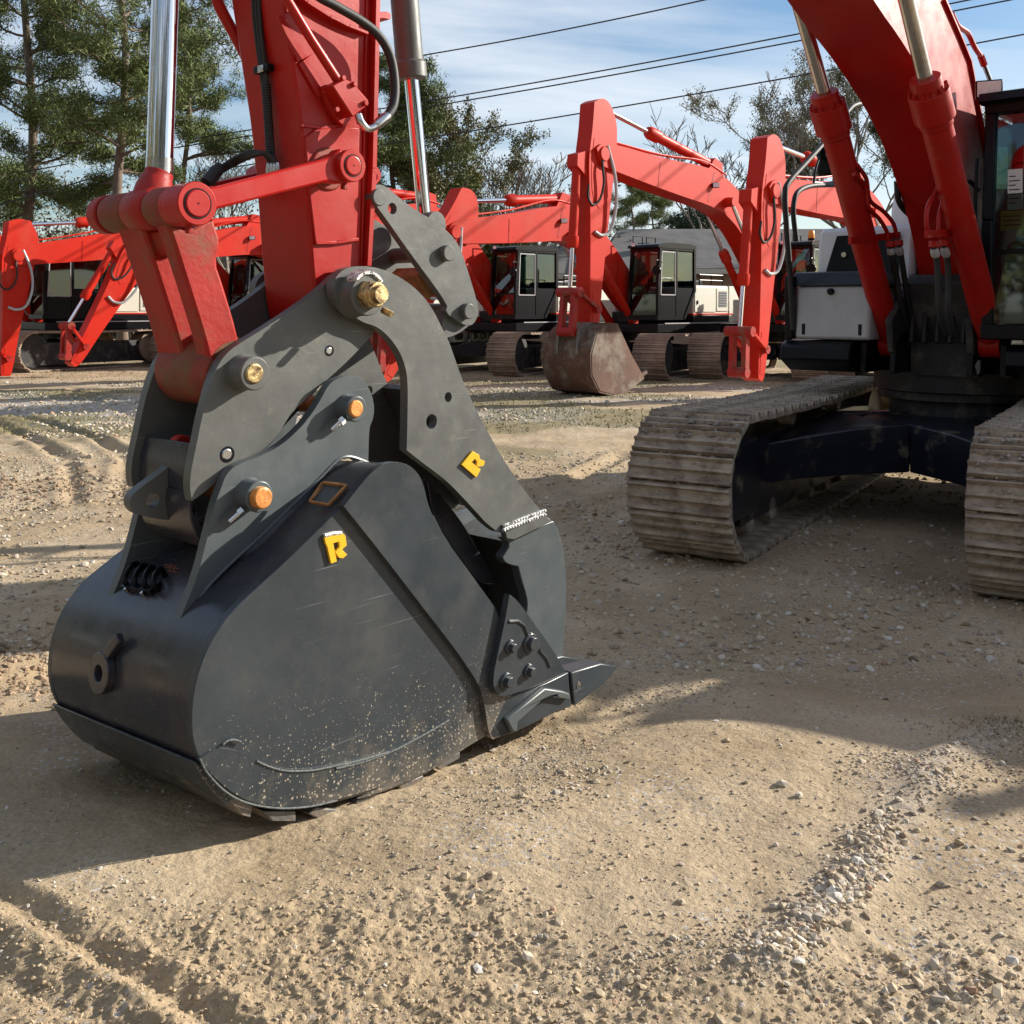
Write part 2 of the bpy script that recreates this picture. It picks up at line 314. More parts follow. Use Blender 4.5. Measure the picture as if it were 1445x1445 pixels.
RUTS = [(gp(-60, 1225), gp(330, 1460), 0.020, 0.035), (gp(-160, 1290), gp(200, 1480), 0.014, 0.05), (gp(0, 575, 0), gp(190, 640, 0), 0.05, 0.09), (gp(-80, 560, 0), gp(110, 650, 0), 0.05, 0.09),
        (gp(100, 548, 0), gp(215, 600, 0), 0.04, 0.09), (gp(-100, 935, .15), gp(120, 855, .1), 0.05, 0.10), (gp(-150, 985, .15), gp(90, 905, .1), -0.04, 0.12),
        (gp(-30, 590, 0), gp(70, 596, 0), .032, .08), (gp(70, 596, 0), gp(140, 618, 0), .032, .08), (gp(140, 618, 0), gp(178, 650, 0), .032, .08), (gp(178, 650, 0), gp(170, 700, 0), .032, .08), (gp(-30, 622, 0), gp(60, 630, 0), .032, .08), (gp(60, 630, 0), gp(100, 660, 0), .032, .08), (gp(100, 660, 0), gp(105, 710, 0), .032, .08),
        (gp(700, 730, 0), gp(880, 640, 0), 0.05, 0.10), (gp(760, 740, 0), gp(900, 690, 0), 0.04, 0.10), (gp(600, 610, 0), gp(880, 585, 0), 0.03, 0.15)]
def rough_mask(x, y):
    """crumbly trampled soil as against smooth fine sand"""
    m = sstep(0.0, 0.35, fbm(x, y, 0.9, 3, 31))
    low = sstep(2.75, 2.45, y + 0.10 * x) * sstep(0.35, -0.1, x)          # churned strip at the lower left
    m = m * (1 - .85 * sstep(2.7, 2.95, y) * sstep(3.7, 3.4, y) * sstep(.35, .0, x))
    return np.clip(np.maximum(m, low), 0, 1)
def height(x, y):
    x = np.asarray(x, float); y = np.asarray(y, float)
    h = 0.2 * sstep(5.6, 3.3, y) * np.ones_like(x)
    h = h + 0.035 * fbm(x, y, 0.55, 3, 3) * sstep(60, 3, y) + 0.028 * fbm(x, y, 2.1, 3, 9)
    rm = rough_mask(x, y); near = sstep(26, 9, y)
    h = h + near * (0.012 * fbm(x, y, 8.0, 3, 13) * (0.35 + rm) + 0.0045 * fbm(x, y, 30.0, 3, 19) * (0.05 + rm * 0.95) + 0.005 * fbm(x, y, 95.0, 2, 23) * (.35 + rm))
    rb = np.abs(fbm(x, y, 15.0, 3, 29)); h = h + near * rm * .006 * (1 - sstep(0, .18, rb))
    for a, b, dep, wd in RUTS:
        q, t = segdist(x, y, a, b); wob = q + 0.03 * fbm(x, y, 6, 2, 5)
        h = h - dep * np.exp(-(wob / wd) ** 2) + 0.5 * dep * np.exp(-((wob - 1.9 * wd) / (0.8 * wd)) ** 2)
    rd = ridge_d(x, y)
    h = h + (0.028 + 0.03 * fbm(x, y, 5, 2, 41)) * np.exp(-(rd / 0.10) ** 2)
    # sand pushed up under and left of the bucket
    q, t = segdist(x, y, (-1.25, 3.65), (0.15, 4.25)); q2, t2 = segdist(x, y, (-.75, 3.2), (.45, 4.45)); f = np.exp(-(np.minimum(q, q2) / .33) ** 2)
    h = h * (1 - f) + f * (.155 - .125 * sstep(3.15, 4.4, y) + .008 * fbm(x, y, 20., 3, 6))
    return h
def hz(x, y): return float(height(np.array([x]), np.array([y]))[0])

# ================================================================ the near excavator
TH = R(42); US = Vector((math.sin(TH), math.cos(TH), 0)); WS = Vector((-math.cos(TH), math.sin(TH), 0))
HW = 0.475                                       # half bucket width
_g = gp(400, 1155); CP = Vector((_g[0], _g[1], 0)) + WS * HW
A0 = 8.1; HC = CP + US * A0                      # slew centre of the machine
hero = empty("excavator", (HC.x, HC.y, 0), math.atan2(-US.y, -US.x))
tag(hero, "nearest red excavator, large dark grey bucket with yellow letters resting on the sand in front", "excavator")
def Q(x, y, l):
    """point seen at photo pixel x,y on the machine's vertical plane l metres left of its centre line -> (forward, height)"""
    r = Vector(((x - 722.5) / F_, 1, (HY - y) / F_)); O = Vector((0, 0, EYE)); p0 = CP - WS * l
    t = (p0 - O).dot(WS) / r.dot(WS); P = O + r * t
    return (A0 - (P - CP).dot(US), P.z)
def mk(ox, oy, s): return lambda pts: [(ox + X / s, oy + Y / s) for X, Y in pts]
c1, c2, c3, c4 = mk(0, 0, 3.0104), mk(130, 0, 3.3605), mk(480, 0, 3.0104), mk(965, 0, 3.0104)
c5, c6, c7, c8 = mk(130, 350, 3.6125), mk(420, 350, 3.6125), mk(50, 650, 2.726), mk(450, 600, 2.491)
def QL(pts, l): return [Q(x, y, l) for x, y in pts]
def P3(x, y, l): a, z = Q(x, y, l); return Vector((a, l, z))
def plate(name, px, l, th, m, par=hero, holes=(), bev=0.005, sm=2, keep=48, l_shape=None):
    ls = l if l_shape is None else l_shape
    pts = rounded(QL(px, ls), sm, keep) if sm else QL(px, ls)
    mb = MB(); mb.prism(pts, l, l - th, holes=[ring(*Q(hx, hy, ls), hr) for hx, hy, hr in holes]); return mb.build(name, m, par, bevel=bev)
def lcyl(name, x, y, l0, l1, r, m, par, ref=None, prof=None, n=32, bev=0.004):
    """cylinder across the machine, its cap centre seen at x,y on plane ref (default the outer end)"""
    a, z = Q(x, y, l0 if ref is None else ref); mb = MB()
    mb.lathe((a, l0, z), (a, l1, z), prof or [(0, r), (1, r)], n); return mb.build(name, m, par, bevel=bev)

# ---------------- bucket
SH = 0.075                                        # the bucket hangs a little low on its far side
sp = c8([(376, 262), (370, 215), (350, 168), (300, 133), (240, 130), (195, 158), (150, 205), (88, 285)]) + \
     c7([(1150, 205), (1080, 275), (960, 392), (840, 500), (760, 575), (700, 652), (650, 745), (618, 840), (601, 940), (600, 1040), (615, 1110), (640, 1170), (685, 1232), (750, 1288), (830, 1325), (920, 1342), (1010, 1342), (1100, 1328), (1200, 1303), (1340, 1258)]) + \
     c8([(140, 1320), (280, 1272), (410, 1208), (500, 1145), (600, 1085)])
S2 = QL(sp, HW)
bucket = MB()
def offs(path, d):
    out = []
    for i, p in enumerate(path):
        a = Vector(path[max(i - 1, 0)]); b = Vector(path[min(i + 1, len(path) - 1)]); t = (b - a).normalized(); out.append((p[0] + t.y * d, p[1] - t.x * d))
    return out
path = []
for i in range(len(S2) - 1):
    path += [tuple(Vector(S2[i]).lerp(Vector(S2[i + 1]), k / 3)) for k in range(3)]
path.append(S2[-1])
for _ in range(3): path = [path[0]] + [((path[i - 1][0] + 2 * path[i][0] + path[i + 1][0]) / 4, (path[i - 1][1] + 2 * path[i][1] + path[i + 1][1]) / 4) for i in range(1, len(path) - 1)] + [path[-1]]
cen = Vector((sum(p[0] for p in path) / len(path), sum(p[1] for p in path) / len(path)))
i0 = len(path) // 2; sgn = 1 if (Vector(offs(path, 1)[i0]) - Vector(path[i0])).dot(cen - Vector(path[i0])) > 0 else -1
inner = offs(path, 0.028 * sgn)
bshell = MB().prism(path + inner[::-1], HW - 0.012, -HW + 0.012, shear=SH).build("bucket", "bucket_shell", hero, bevel=0.003, smooth=50)
def bpart(name, px, l, th, m, **k): return plate(name, px, l, th, m, bshell, **k)
side_px = sp[6:] + c8([(640, 900), (655, 690), (540, 530), (445, 400), (390, 290)])
def side_poly(): return rounded(QL(side_px, HW), 1)
MB().prism(side_poly(), HW, HW - 0.03).build("side_plate", "bucket_paint", bshell, bevel=0.004)
far = [(a, z - SH * 2 * HW) for a, z in side_poly()]
MB().prism(far, -HW + 0.03, -HW).build("side_plate", "bucket_paint", bshell, bevel=0.004)
edge_px = c8([(88, 285), (150, 205), (192, 158), (240, 130), (300, 130), (348, 165), (370, 215), (386, 292), (445, 402), (540, 532), (655, 690), (640, 900), (760, 1040), (690, 1072), (612, 1104), (596, 1082), (578, 950), (550, 890), (482, 790), (350, 620), (220, 450)])
bpart("side_edge_plate", edge_px, HW + 0.022, 0.03, "bucket_paint", l_shape=HW + 0.022)
MB().prism([(a, z - SH * 2 * HW) for a, z in rounded(QL(edge_px, HW), 1)], -HW, -HW - 0.025).build("side_edge_plate", "bucket_paint", bshell)
# side wear plate over the lower heel
wear_px = c7([(628, 1150), (700, 1100), (800, 1120), (850, 1150), (960, 1190), (1100, 1180), (1250, 1148), (1363, 1118)]) + c8([(0, 1210), (150, 1183), (260, 1143), (380, 1080), (455, 1036), (470, 1060), (500, 1140), (410, 1204), (280, 1268), (140, 1314)]) + \
    c7([(1340, 1250), (1200, 1294), (1100, 1318), (1010, 1332), (920, 1332), (830, 1314), (760, 1280), (695, 1226), (655, 1180)])
bpart("wear_plate", wear_px, HW + 0.008, 0.010, "bucket_paint", bev=0.003)
for pts in (c7([(850, 1156), (900, 1178), (960, 1193), (1030, 1194), (1100, 1186), (1250, 1152), (1363, 1121)]) + c8([(60, 1206), (150, 1186), (260, 1146), (380, 1082), (458, 1036)]), c7([(722, 1092), (740, 1078), (765, 1074), (790, 1082)]), c7([(632, 1145), (660, 1200), (720, 1265), (790, 1308), (870, 1330), (960, 1338), (1060, 1330), (1160, 1308)])):
    MB().tube(spline([P3(x, y, HW + 0.009) for x, y in pts], 4), 0.0035, 8).build("weld_bead", "weld_paint", bshell)
# lip, corner adapter and teeth
lip = QL(c8([(598, 1086), (612, 1104), (690, 1078), (882, 985), (876, 868), (800, 905), (655, 960)]), HW + .02)
MB().prism(lip, HW + 0.022, HW - 0.03).build("corner_plate", "bucket_clean", bshell, bevel=0.004)
q = QL(c8([(600, 1078), (612, 1104), (880, 985), (876, 940)]), HW)
MB().prism(q, HW - 0.03, -HW + 0.03, shear=SH).build("cutting_edge", "bucket_paint", bshell, bevel=0.004)
wl = QL(c8([(650, 1030), (700, 990), (785, 922), (850, 932), (872, 940), (876, 962), (800, 952), (780, 962), (690, 1040), (688, 1076), (672, 1074)]), HW + .03)
MB().prism(wl, HW + 0.045, HW + 0.02).build("lip_guard", "grey_ear", bshell, bevel=0.006)
t_root = QL(c8([(876, 866), (888, 984)]), HW - .01); t_mid = QL(c8([(985, 836), (1000, 905)]), HW - .01); t_tip = QL(c8([(1052, 848), (1046, 862)]), HW - .01)
for i in range(5):
    l = 0.43 - 0.215 * i; mb = MB(); dz = SH * (0.43 - l); vs = []
    for (a, b), hw in ((t_root, 0.052), (t_mid, 0.044), (t_tip, 0.030)):
        vs += [(a[0], l - hw, a[1] - dz), (a[0], l + hw, a[1] - dz), (b[0], l + hw, b[1] - dz), (b[0], l - hw, b[1] - dz)]
    fs = [(0, 1, 2, 3), (11, 10, 9, 8)]
    for j in (0, 4): fs += [(j + k, j + (k + 1) % 4, j + 4 + (k + 1) % 4, j + 4 + k) for k in range(4)]
    mb.add(vs, fs); mb.build("tooth", "bucket_clean", bshell, bevel=0.006)
    ad = QL(c8([(800, 900), (868, 872), (884, 985), (830, 1010)]), HW - .01)
    MB().prism([(p[0], p[1] - dz) for p in ad], l + 0.045, l - 0.045).build("tooth_adapter", "bucket_clean", bshell, bevel=0.006)
    MB().cyl((t_root[0][0] - .05, l + 0.053, (t_root[0][1] * .55 + t_root[1][1] * .45) - dz), (t_root[0][0] - .05, l + .04, (t_root[0][1] * .55 + t_root[1][1] * .45) - dz), .016).build("tooth_pin", "bucket_paint", bshell)
# side cutter with bolts
sc = c8([(670, 596), (656, 680), (632, 790), (610, 895), (622, 945), (655, 956), (760, 915), (868, 868), (830, 800), (740, 672), (694, 612)])
cut = bpart("side_cutter", sc, HW + 0.05, 0.028, "bucket_clean", bev=0.008)
MB().prism([(a, z - SH * 2 * HW) for a, z in QL(sc, HW)], -HW - .02, -HW - 0.05).build("side_cutter", "bucket_paint", bshell)
for X, Y, r, hexa in ((678, 782, 17, 6), (748, 768, 24, 24), (743, 866, 17, 6), (663, 902, 20, 6)):
    x, y = c8([(X, Y)])[0]; a, z = Q(x, y, HW + .06); rr = r / 2.491 / 350
    mb = MB(); mb.lathe((a, HW + 0.05, z), (a, HW + 0.06, z), [(0, rr * 1.5), (1, rr * 1.35)], 24); mb.lathe((a, HW + 0.058, z), (a, HW + 0.078, z), [(0, rr), (1, rr * .92)], hexa)
    mb.build("bolt", "bucket_clean", bshell, bevel=0.002)
mb = MB(); mb.tube([P3(*c8([p])[0], HW + .051) for p in ((668, 690), (700, 688), (722, 705), (735, 740))], 0.006); mb.tube([P3(*c8([p])[0], HW + .051) for p in ((775, 790), (800, 820), (812, 850))], 0.006)
mb.build("cutter_rib", "bucket_clean", bshell)
# heel shrouds across the bottom
for qd in ([(752, 1312), (765, 1290), (842, 1330), (832, 1376), (800, 1368)], [(882, 1352), (1006, 1350), (1006, 1390), (912, 1390)], [(1055, 1362), (1085, 1335), (1172, 1345), (1168, 1364), (1100, 1384)], [(1235, 1318), (1262, 1292), (1335, 1285), (1333, 1315), (1250, 1342)]):
    pts = QL(c7(qd), HW); MB().prism(pts, HW - .005, -HW, shear=SH).build("heel_shroud", "worn_steel", bshell, bevel=0.004)
for qd in ([(135, 1322), (160, 1305), (225, 1300), (222, 1318), (150, 1352)], [(284, 1272), (300, 1258), (372, 1232), (370, 1250), (298, 1296)], [(414, 1200), (425, 1188), (500, 1150), (500, 1172), (428, 1215)]):
    pts = QL(c8(qd), HW); MB().prism(pts, HW - .005, -HW, shear=SH).build("heel_shroud", "worn_steel", bshell, bevel=0.004)
band = QL(c7([(628, 1160), (616, 1166), (655, 1232), (700, 1290), (748, 1336), (762, 1300), (700, 1245), (645, 1172)]), HW)
MB().prism(band, HW - .008, -HW, shear=SH).build("wear_band", "bucket_paint", bshell, bevel=0.004)
# ears that carry the bucket
ear_px = c7([(515, 712), (560, 600), (622, 450), (660, 300), (690, 170)]) + c5([(655, 1230), (680, 1160), (720, 1115), (790, 1085), (860, 1060), (960, 1010), (1060, 920), (1120, 845), (1170, 765), (1200, 705), (1240, 668), (1300, 650), (1350, 655)]) + \
    c6([(322, 662), (360, 705), (384, 765), (392, 830), (382, 880), (364, 915), (360, 1100), (270, 1068), (200, 1085), (110, 1180), (0, 1290)]) + c5([(870, 1440)]) + c7([(780, 372), (700, 445), (640, 522), (585, 620), (530, 712)])
ear = bpart("bucket_ear", ear_px, 0.255, 0.038, "grey_ear")
fe = MB().prism([(a + 0.0, z - 0.055) for a, z in rounded(QL(ear_px, .255), 2)], -0.217, -0.255).build("bucket_ear", "grey_ear", bshell, bevel=0.005)
wp = c6([(364, 1096), (270, 1064), (205, 1080), (115, 1172), (0, 1286)]) + c7([(860, 295), (780, 368), (690, 455), (640, 518), (585, 612), (535, 708)])
MB().tube(spline([P3(x, y, .256) for x, y in wp], 3), 0.006, 8).build("weld_bead", "grey_ear", bshell)
tt = Vector(path[0:1][0])
for (X, Y, rr, pr, off) in ((1350, 820, 72, 48, 0), (855, 1268, 80, 56, 20)):
    x, y = c5([(X, Y)])[0]; sc_ = 3.6125 * 430
    lcyl("ear_boss", x, y, 0.318, 0.25, rr / sc_, "grey_ear", bshell, prof=[(0, rr / sc_), (.75, rr / sc_), (1, rr / sc_ * 1.12)])
    lcyl("pivot_pin", x + off / 3.6125, y + off * .4 / 3.6125, 0.345 if off else 0.328, -0.30, pr / sc_, "rust_pin", bshell, prof=[(0, pr / sc_ * .93), (.01, pr / sc_), (1, pr / sc_)])
for (p0, p1) in (((1272, 880), (1220, 928)), ((758, 1345), (700, 1396))):
    A, B = P3(*c5([p0])[0], .30), P3(*c5([p1])[0], .285)
    mb = MB(); mb.cyl(A, B, .010, n=16); mb.cyl(A + (A - B) * .22, A + (B - A) * .18, .017, n=6); mb.build("lock_bolt", "steel", bshell, bevel=0.001)
# torque tube and lift window
x, y = c8([(262, 235)])[0]; a, z = Q(x, y, HW); r = (Vector(Q(*c8([(262, 134)])[0], HW)) - Vector((a, z))).length
MB().prism(ring(a, z, r * 1.0, 40), HW - .02, -HW + .02, shear=SH).build("torque_tube", "bucket_shell", bshell, smooth=50)
A, B, C_, D = [P3(*c5([p])[0], l) for p, l in (((1112, 1296), .345), ((1178, 1200), .345), ((1300, 1214), .425), ((1208, 1312), .425))]
nrm = (B - A).cross(C_ - B).normalized(); nrm = nrm if nrm.z > 0 else -nrm
mb = MB(); cm = (A + B + C_ + D) / 4
for P_, Q_ in ((A, B), (B, C_), (C_, D), (D, A)): mb.beam(P_ + nrm * .004, Q_ + nrm * .004, .008, .014, nrm)
mb.build("window_frame", "rust_edge", bshell, bevel=0.002)
MB().add([A - nrm * .004, B - nrm * .004, C_ - nrm * .004, D - nrm * .004], [(0, 1, 2, 3)]).build("window_plate", "grey_ear", bshell)
# helper: point on the shell's outside at plane l hit by the view ray through a photo pixel
def on_shell(x, y, out=0.0):
    r = Vector(((x - 722.5) / F_, 1, (HY - y) / F_)); O = Vector((0, 0, EYE)); best = None
    for i in range(len(path) - 1):
        a0, a1 = path[i], path[i + 1]
        e = Vector((a1[0] - a0[0], a1[1] - a0[1]))
        # world positions: P = CP + US*(A0-a) - WS*l + z
        p0 = CP + US * (A0 - a0[0]) + Vector((0, 0, a0[1] - SH * HW)); ed = -US * e.x + Vector((0, 0, e.y)); ws = -WS + Vector((0, 0, SH))
        n = ed.cross(ws)
        d = r.dot(n)
        if abs(d) < 1e-9: continue
        t = (p0 - O).dot(n) / d
        if t < 0: continue
        P = O + r * t; v = P - p0
        l = v.dot(-WS); w_ = v - ws * l; k = w_.dot(ed) / ed.dot(ed)
        if -0.01 <= k <= 1.01 and abs(l) < HW and (best is None or t < best[0]):
            nn = Vector((e.y, 0, -e.x)).normalized(); c_in = Vector((cen.x - a0[0], 0, cen.y - a0[1]))
            if nn.dot(c_in) > 0: nn = -nn
            best = (t, Vector((A0 - (P - CP).dot(US), l, P.z)), nn, Vector((e.x, 0, e.y)).normalized())
    _, P, nn, tg = best
    return P + nn * out, nn, tg
# lift eye, document holder, welded characters on the back
P, nn, tg = on_shell(*c7([(272, 815)])[0]); up = -tg if tg.z < 0 else tg; sd = Vector((0, 1, 0))
loop_o = [(P + nn * .0 + (sd * math.cos(t) + up * math.sin(t)) * .062) for t in np.linspace(0, 2 * math.pi, 24, False)]
def disc_ring(name, C, ax, u, v, ro, ri, th, m, par):
    mb = MB(); n = 28; vs = []
    for h in (0, th):
        for rr in (ro, ri):
            for k in range(n):
                t = 2 * math.pi * k / n; vs.append(C + ax * h + (u * math.cos(t) + v * math.sin(t)) * rr)
    fs = []
    for k in range(n):
        k2 = (k + 1) % n
        fs += [(2 * n + k, 2 * n + k2, 3 * n + k2, 3 * n + k), (k, k2, 2 * n + k2, 2 * n + k), (n + k, 3 * n + k, 3 * n + k2, n + k2), (k, n + k, n + k2, k2)]
    return mb.add(vs, fs).build(name, m, par, bevel=0.003)
disc_ring("lift_eye", P, nn, sd, up, .066, .026, .028, "bucket_shell", bshell)
MB().beam(P + up * .035 + nn * .014, P + up * .13 + sd * .08 + nn * .010, .035, .024, nn).build("lift_eye_gusset", "bucket_shell", bshell, bevel=0.004)
holder = MB(); 
for k in range(4):
    x0, y0 = c7([(378 + 42 * k, 500)])[0]
    a1 = on_shell(*c7([(362 + 37 * k, 488 + 5 * k)])[0])[0]; b1 = on_shell(*c7([(405 + 32 * k, 425 + 7 * k)])[0])[0]; n1_ = on_shell(*c7([(385, 460)])[0])[1]
    holder.tube(spline([a1, a1 + n1_ * .035, a1.lerp(b1, .5) + n1_ * .045, b1 + n1_ * .035, b1], 5), .0095, 8)
holder.beam(on_shell(*c7([(360, 480)])[0])[0] + n1_ * .01, on_shell(*c7([(470, 500)])[0])[0] + n1_ * .01, .05, .02, n1_)
holder.build("document_holder", "black_part", bshell)
for X, Y in ((357, 506), (420, 522)):
    Pp, n_, _ = on_shell(*c7([(X, Y)])[0]); MB().cyl(Pp, Pp + n_ * .02, .006, n=6).build("holder_screw", "steel", bshell)
mb = MB()
for (x0, y0, x1, y1) in ((495, 402, 545, 410), (500, 412, 552, 418), (508, 425, 545, 432), (522, 398, 515, 428), (538, 404, 532, 436)):
    mb.tube([on_shell(*c7([p])[0], .002)[0] for p in ((x0, y0), (x1, y1))], .0022, 6)
mb.build("weld_marks", "rusty_red", bshell)
# yellow letters
def letter(px, l, th, m, par):
    o = plate("letter_r", px, l + th, th, m, par, bev=0.0012, sm=0); return o
# R on the bucket: stem, bowl with a slot, leg (outline with the counter opening at the lower left)
RB = c7([(1112, 296), (1186, 281), (1193, 290), (1198, 326), (1180, 342), (1200, 362), (1184, 376), (1168, 374), (1153, 352), (1170, 332), (1168, 312), (1146, 318), (1160, 388), (1138, 397), (1122, 330), (1116, 318)])
letter(RB, HW + .001, .010, "yellow_letter", bshell)
MB().tube([P3(*c7([p])[0], HW + .006) for p in ((1112, 290), (1140, 281), (1176, 278))], .007, 8).build("weld_bead", "weld_bare", bshell)

# ---------------- quick coupler / pivot bracket between stick and bucket
cp_px = c5([(510, 1290), (498, 1240), (500, 1150), (530, 1010), (560, 860), (590, 740), (622, 640), (645, 590), (690, 530), (745, 490), (860, 420), (1000, 330), (1100, 260), (1180, 195), (1235, 140), (1290, 108)]) + \
    c6([(215, 108), (330, 96), (430, 150), (470, 240), (450, 330), (400, 420), (330, 500), (242, 590)]) + c5([(1150, 715), (1020, 835), (985, 890), (945, 960), (870, 1040), (740, 1100), (690, 1140), (600, 1225)])
cpl = plate("coupler", cp_px, 0.21, 0.042, "grey_plate")
fc = MB().prism(rounded(QL(cp_px, .21), 2), -0.168, -0.21).build("far_coupler_plate", "grey_plate", cpl, bevel=0.005)
# curved closing plate and belly
cl = QL(c5([(535, 1000), (512, 1100), (505, 1200), (515, 1290)]) + c7([(598, 120), (590, 170), (598, 235), (618, 290), (645, 330), (700, 350), (760, 320)]), .17)
MB().prism(cl + offs(cl, .03 if True else 0)[::-1], .168, -.168).build("closing_plate", "bucket_shell", cpl, bevel=0.004, smooth=50)
x, y = c5([(452, 1012)])[0]; lcyl("stop_roller", x, y, .02, -.02, .04, "red_worn", cpl, ref=0)
# tow lug with a hole
lg = QL([(x, y) for x, y in c5([(175, 1290), (190, 1245), (345, 1135), (372, 1110), (385, 1200), (395, 1385), (300, 1375), (215, 1355), (182, 1325)])], .0)
hx = Q(*c5([(292, 1282)])[0], 0)
MB().prism(rounded(lg, 2), .022, -.022, holes=[ring(*hx, .024)]).build("tow_lug", "grey_plate", cpl, bevel=0.005)
x, y = c5([(832, 640)])[0]
lcyl("coupler_boss", x, y, .285, .205, .056, "grey_plate", cpl, prof=[(0, .056), (.6, .056), (.8, .060), (1, .064)])
lcyl("coupler_pin", x, y, .292, -.28, .034, "brass_pin", cpl, prof=[(0, .032), (.01, .034), (1, .034)])
for X, Y, r in ((690, 1052, 30), (1210, 523, 22)):
    x, y = c5([(X, Y)])[0]; lcyl("plug", x, y, .214, .20, r / 3.6125 / 430, "steel", cpl); 
    a, z = Q(x, y, .211); rr = r / 3.6125 / 430
    MB().lathe((a, .2115, z), (a, .209, z), [(0, rr * 1.38), (1, rr * 1.38)], 28).build("plug_recess", "black_part", cpl)
plate("centre_web", c5([(560, 1180), (640, 900), (1000, 640), (1180, 560), (1220, 640), (940, 960), (700, 1140)]), .02, .04, "grey_plate", cpl)

# ---------------- thumb
th_in = c6([(262, 330), (330, 378), (400, 398), (450, 436), (495, 488), (532, 552), (555, 625), (562, 700), (560, 900), (556, 1030), (620, 1082), (760, 1185), (860, 1290), (960, 1400)]) + c8([(590, 345), (640, 385)])
th_out = c8([(690, 366), (800, 322), (790, 297)]) + c6([(1250, 1350), (1180, 1268), (1060, 1100), (940, 885), (850, 700), (800, 560), (770, 472), (742, 420), (690, 312), (618, 218), (520, 146), (430, 106), (340, 90), (255, 98), (200, 135), (178, 200), (195, 275)])
TL = .262
thumb = plate("thumb", th_in + th_out, TL, .042, "grey_plate", holes=[(*c6([(768, 760)])[0], .020), (*c6([(683, 884)])[0], .029)])
tz = rounded(QL(th_in + th_out, TL), 2)
MB().prism(tz, -TL + .042, -TL, holes=[ring(*Q(*c6([(768, 760)])[0], TL), .020), ring(*Q(*c6([(683, 884)])[0], TL), .029)]).build("far_thumb_plate", "grey_plate", thumb, bevel=0.005)
# back web between the plates, set in from the outer edge
bw = QL(c6([(835, 745), (895, 880), (1010, 1100), (1120, 1262), (1220, 1380)]), TL)
MB().prism(bw + offs(bw, .03)[::-1], TL - .042, -TL + .042).build("back_web", "grey_plate", thumb, smooth=50)
low = c8([(652, 398), (690, 392), (812, 340), (826, 336), (846, 380), (860, 440), (870, 520), (869, 640), (862, 740), (855, 830), (800, 830), (720, 700), (734, 642), (730, 600), (712, 545), (700, 496), (656, 486), (645, 465), (668, 430), (668, 410)])
plate("thumb_tip", low, TL - .012, .045, "grey_ear", thumb, bev=0.004, sm=1)
MB().prism(rounded(QL(low, TL - .012), 1), -TL + .06, -TL + .012).build("thumb_tip", "grey_ear", thumb)
plate("thumb_tip_web", c8([(700, 420), (830, 345), (865, 500), (868, 640), (855, 800), (815, 800), (825, 640), (815, 500), (780, 430)]), TL - .06, 2 * TL - .12, "grey_plate", thumb, sm=1)
wpx = c8([(646, 352), (792, 297), (796, 318), (652, 372)]); plate("weld_pad", wpx, TL + .012, .012, "weld_bare", thumb, bev=0.004)
mb = MB(); A, B = P3(*c8([(650, 362)])[0], TL + .01), P3(*c8([(793, 308)])[0], TL + .01)
for k in range(16):
    for j in (-.5, .5):
        p = A.lerp(B, k / 15) + Vector((0, 0, j * .017)); mb.lathe(p - Vector((0, .004, 0)), p + Vector((0, .009, 0)), [(0, .009), (.5, .008), (1, .003)], 8)
mb.build("weld_bead", "weld_bare", thumb)
plate("hinge_strip", c8([(656, 378), (798, 318), (822, 338), (690, 402), (660, 398)]), TL + .02, .03, "grey_plate", thumb, bev=0.003, sm=0)
plate("inner_gusset", c8([(380, 190), (500, 330), (560, 440), (640, 560), (560, 560), (470, 430), (400, 330)]), .10, .03, "bucket_shell", thumb)
RT = c6([(895, 1033), (928, 1062), (922, 1078), (957, 1088), (950, 1108), (934, 1118), (938, 1126), (914, 1170), (838, 1102), (868, 1062)])
RT = c6([(893, 1035), (926, 1054), (930, 1076), (956, 1087), (949, 1110), (922, 1116), (912, 1108), (916, 1090), (904, 1074), (888, 1092), (934, 1128), (912, 1170), (836, 1104)])
letter(RT, TL + .001, .010, "yellow_letter", thumb)
# stick pin with nut
x, y = c6([(425, 236)])[0]; a, z = Q(x, y, .40)
MB().lathe((a, .33, z), (a, TL - .02, z), [(0, .076), (.7, .078), (1, .088)], 40).build("pin_boss", "grey_plate", thumb, bevel=0.004)
mb = MB()
for k in range(26):
    t = R(45 + 95 * k / 25); p = Vector((a - math.cos(t) * .075 * -1, .322, z + math.sin(t) * .078)); mb.lathe(p - Vector((0, .03, 0)), p + Vector((0, .016, 0)), [(0, .014), (.6, .013), (1, .005)], 8)
mb.build("weld_bead", "weld_bare", thumb)
MB().lathe((a, .372, z), (a, .32, z), [(0, .052), (1, .055)], 6).build("pin_nut", "brass_pin", thumb, bevel=0.003)
MB().lathe((a, .385, z), (a, .365, z), [(0, .042), (.3, .044), (1, .044)], 32).build("pin_collar", "brass_pin", thumb, bevel=0.002)
MB().lathe((a, .405, z), (a, -.38, z), [(0, .030), (.008, .033), (1, .033)], 32).build("stick_pin", "brass_pin", thumb)
A, B = Vector((a - .045, .355, z - .055)), Vector((a - .055, .395, z - .072)); MB().cyl(A, B, .013, n=6).build("retaining_bolt", "brass_pin", thumb, bevel=0.002)
SPIN = (a, z)

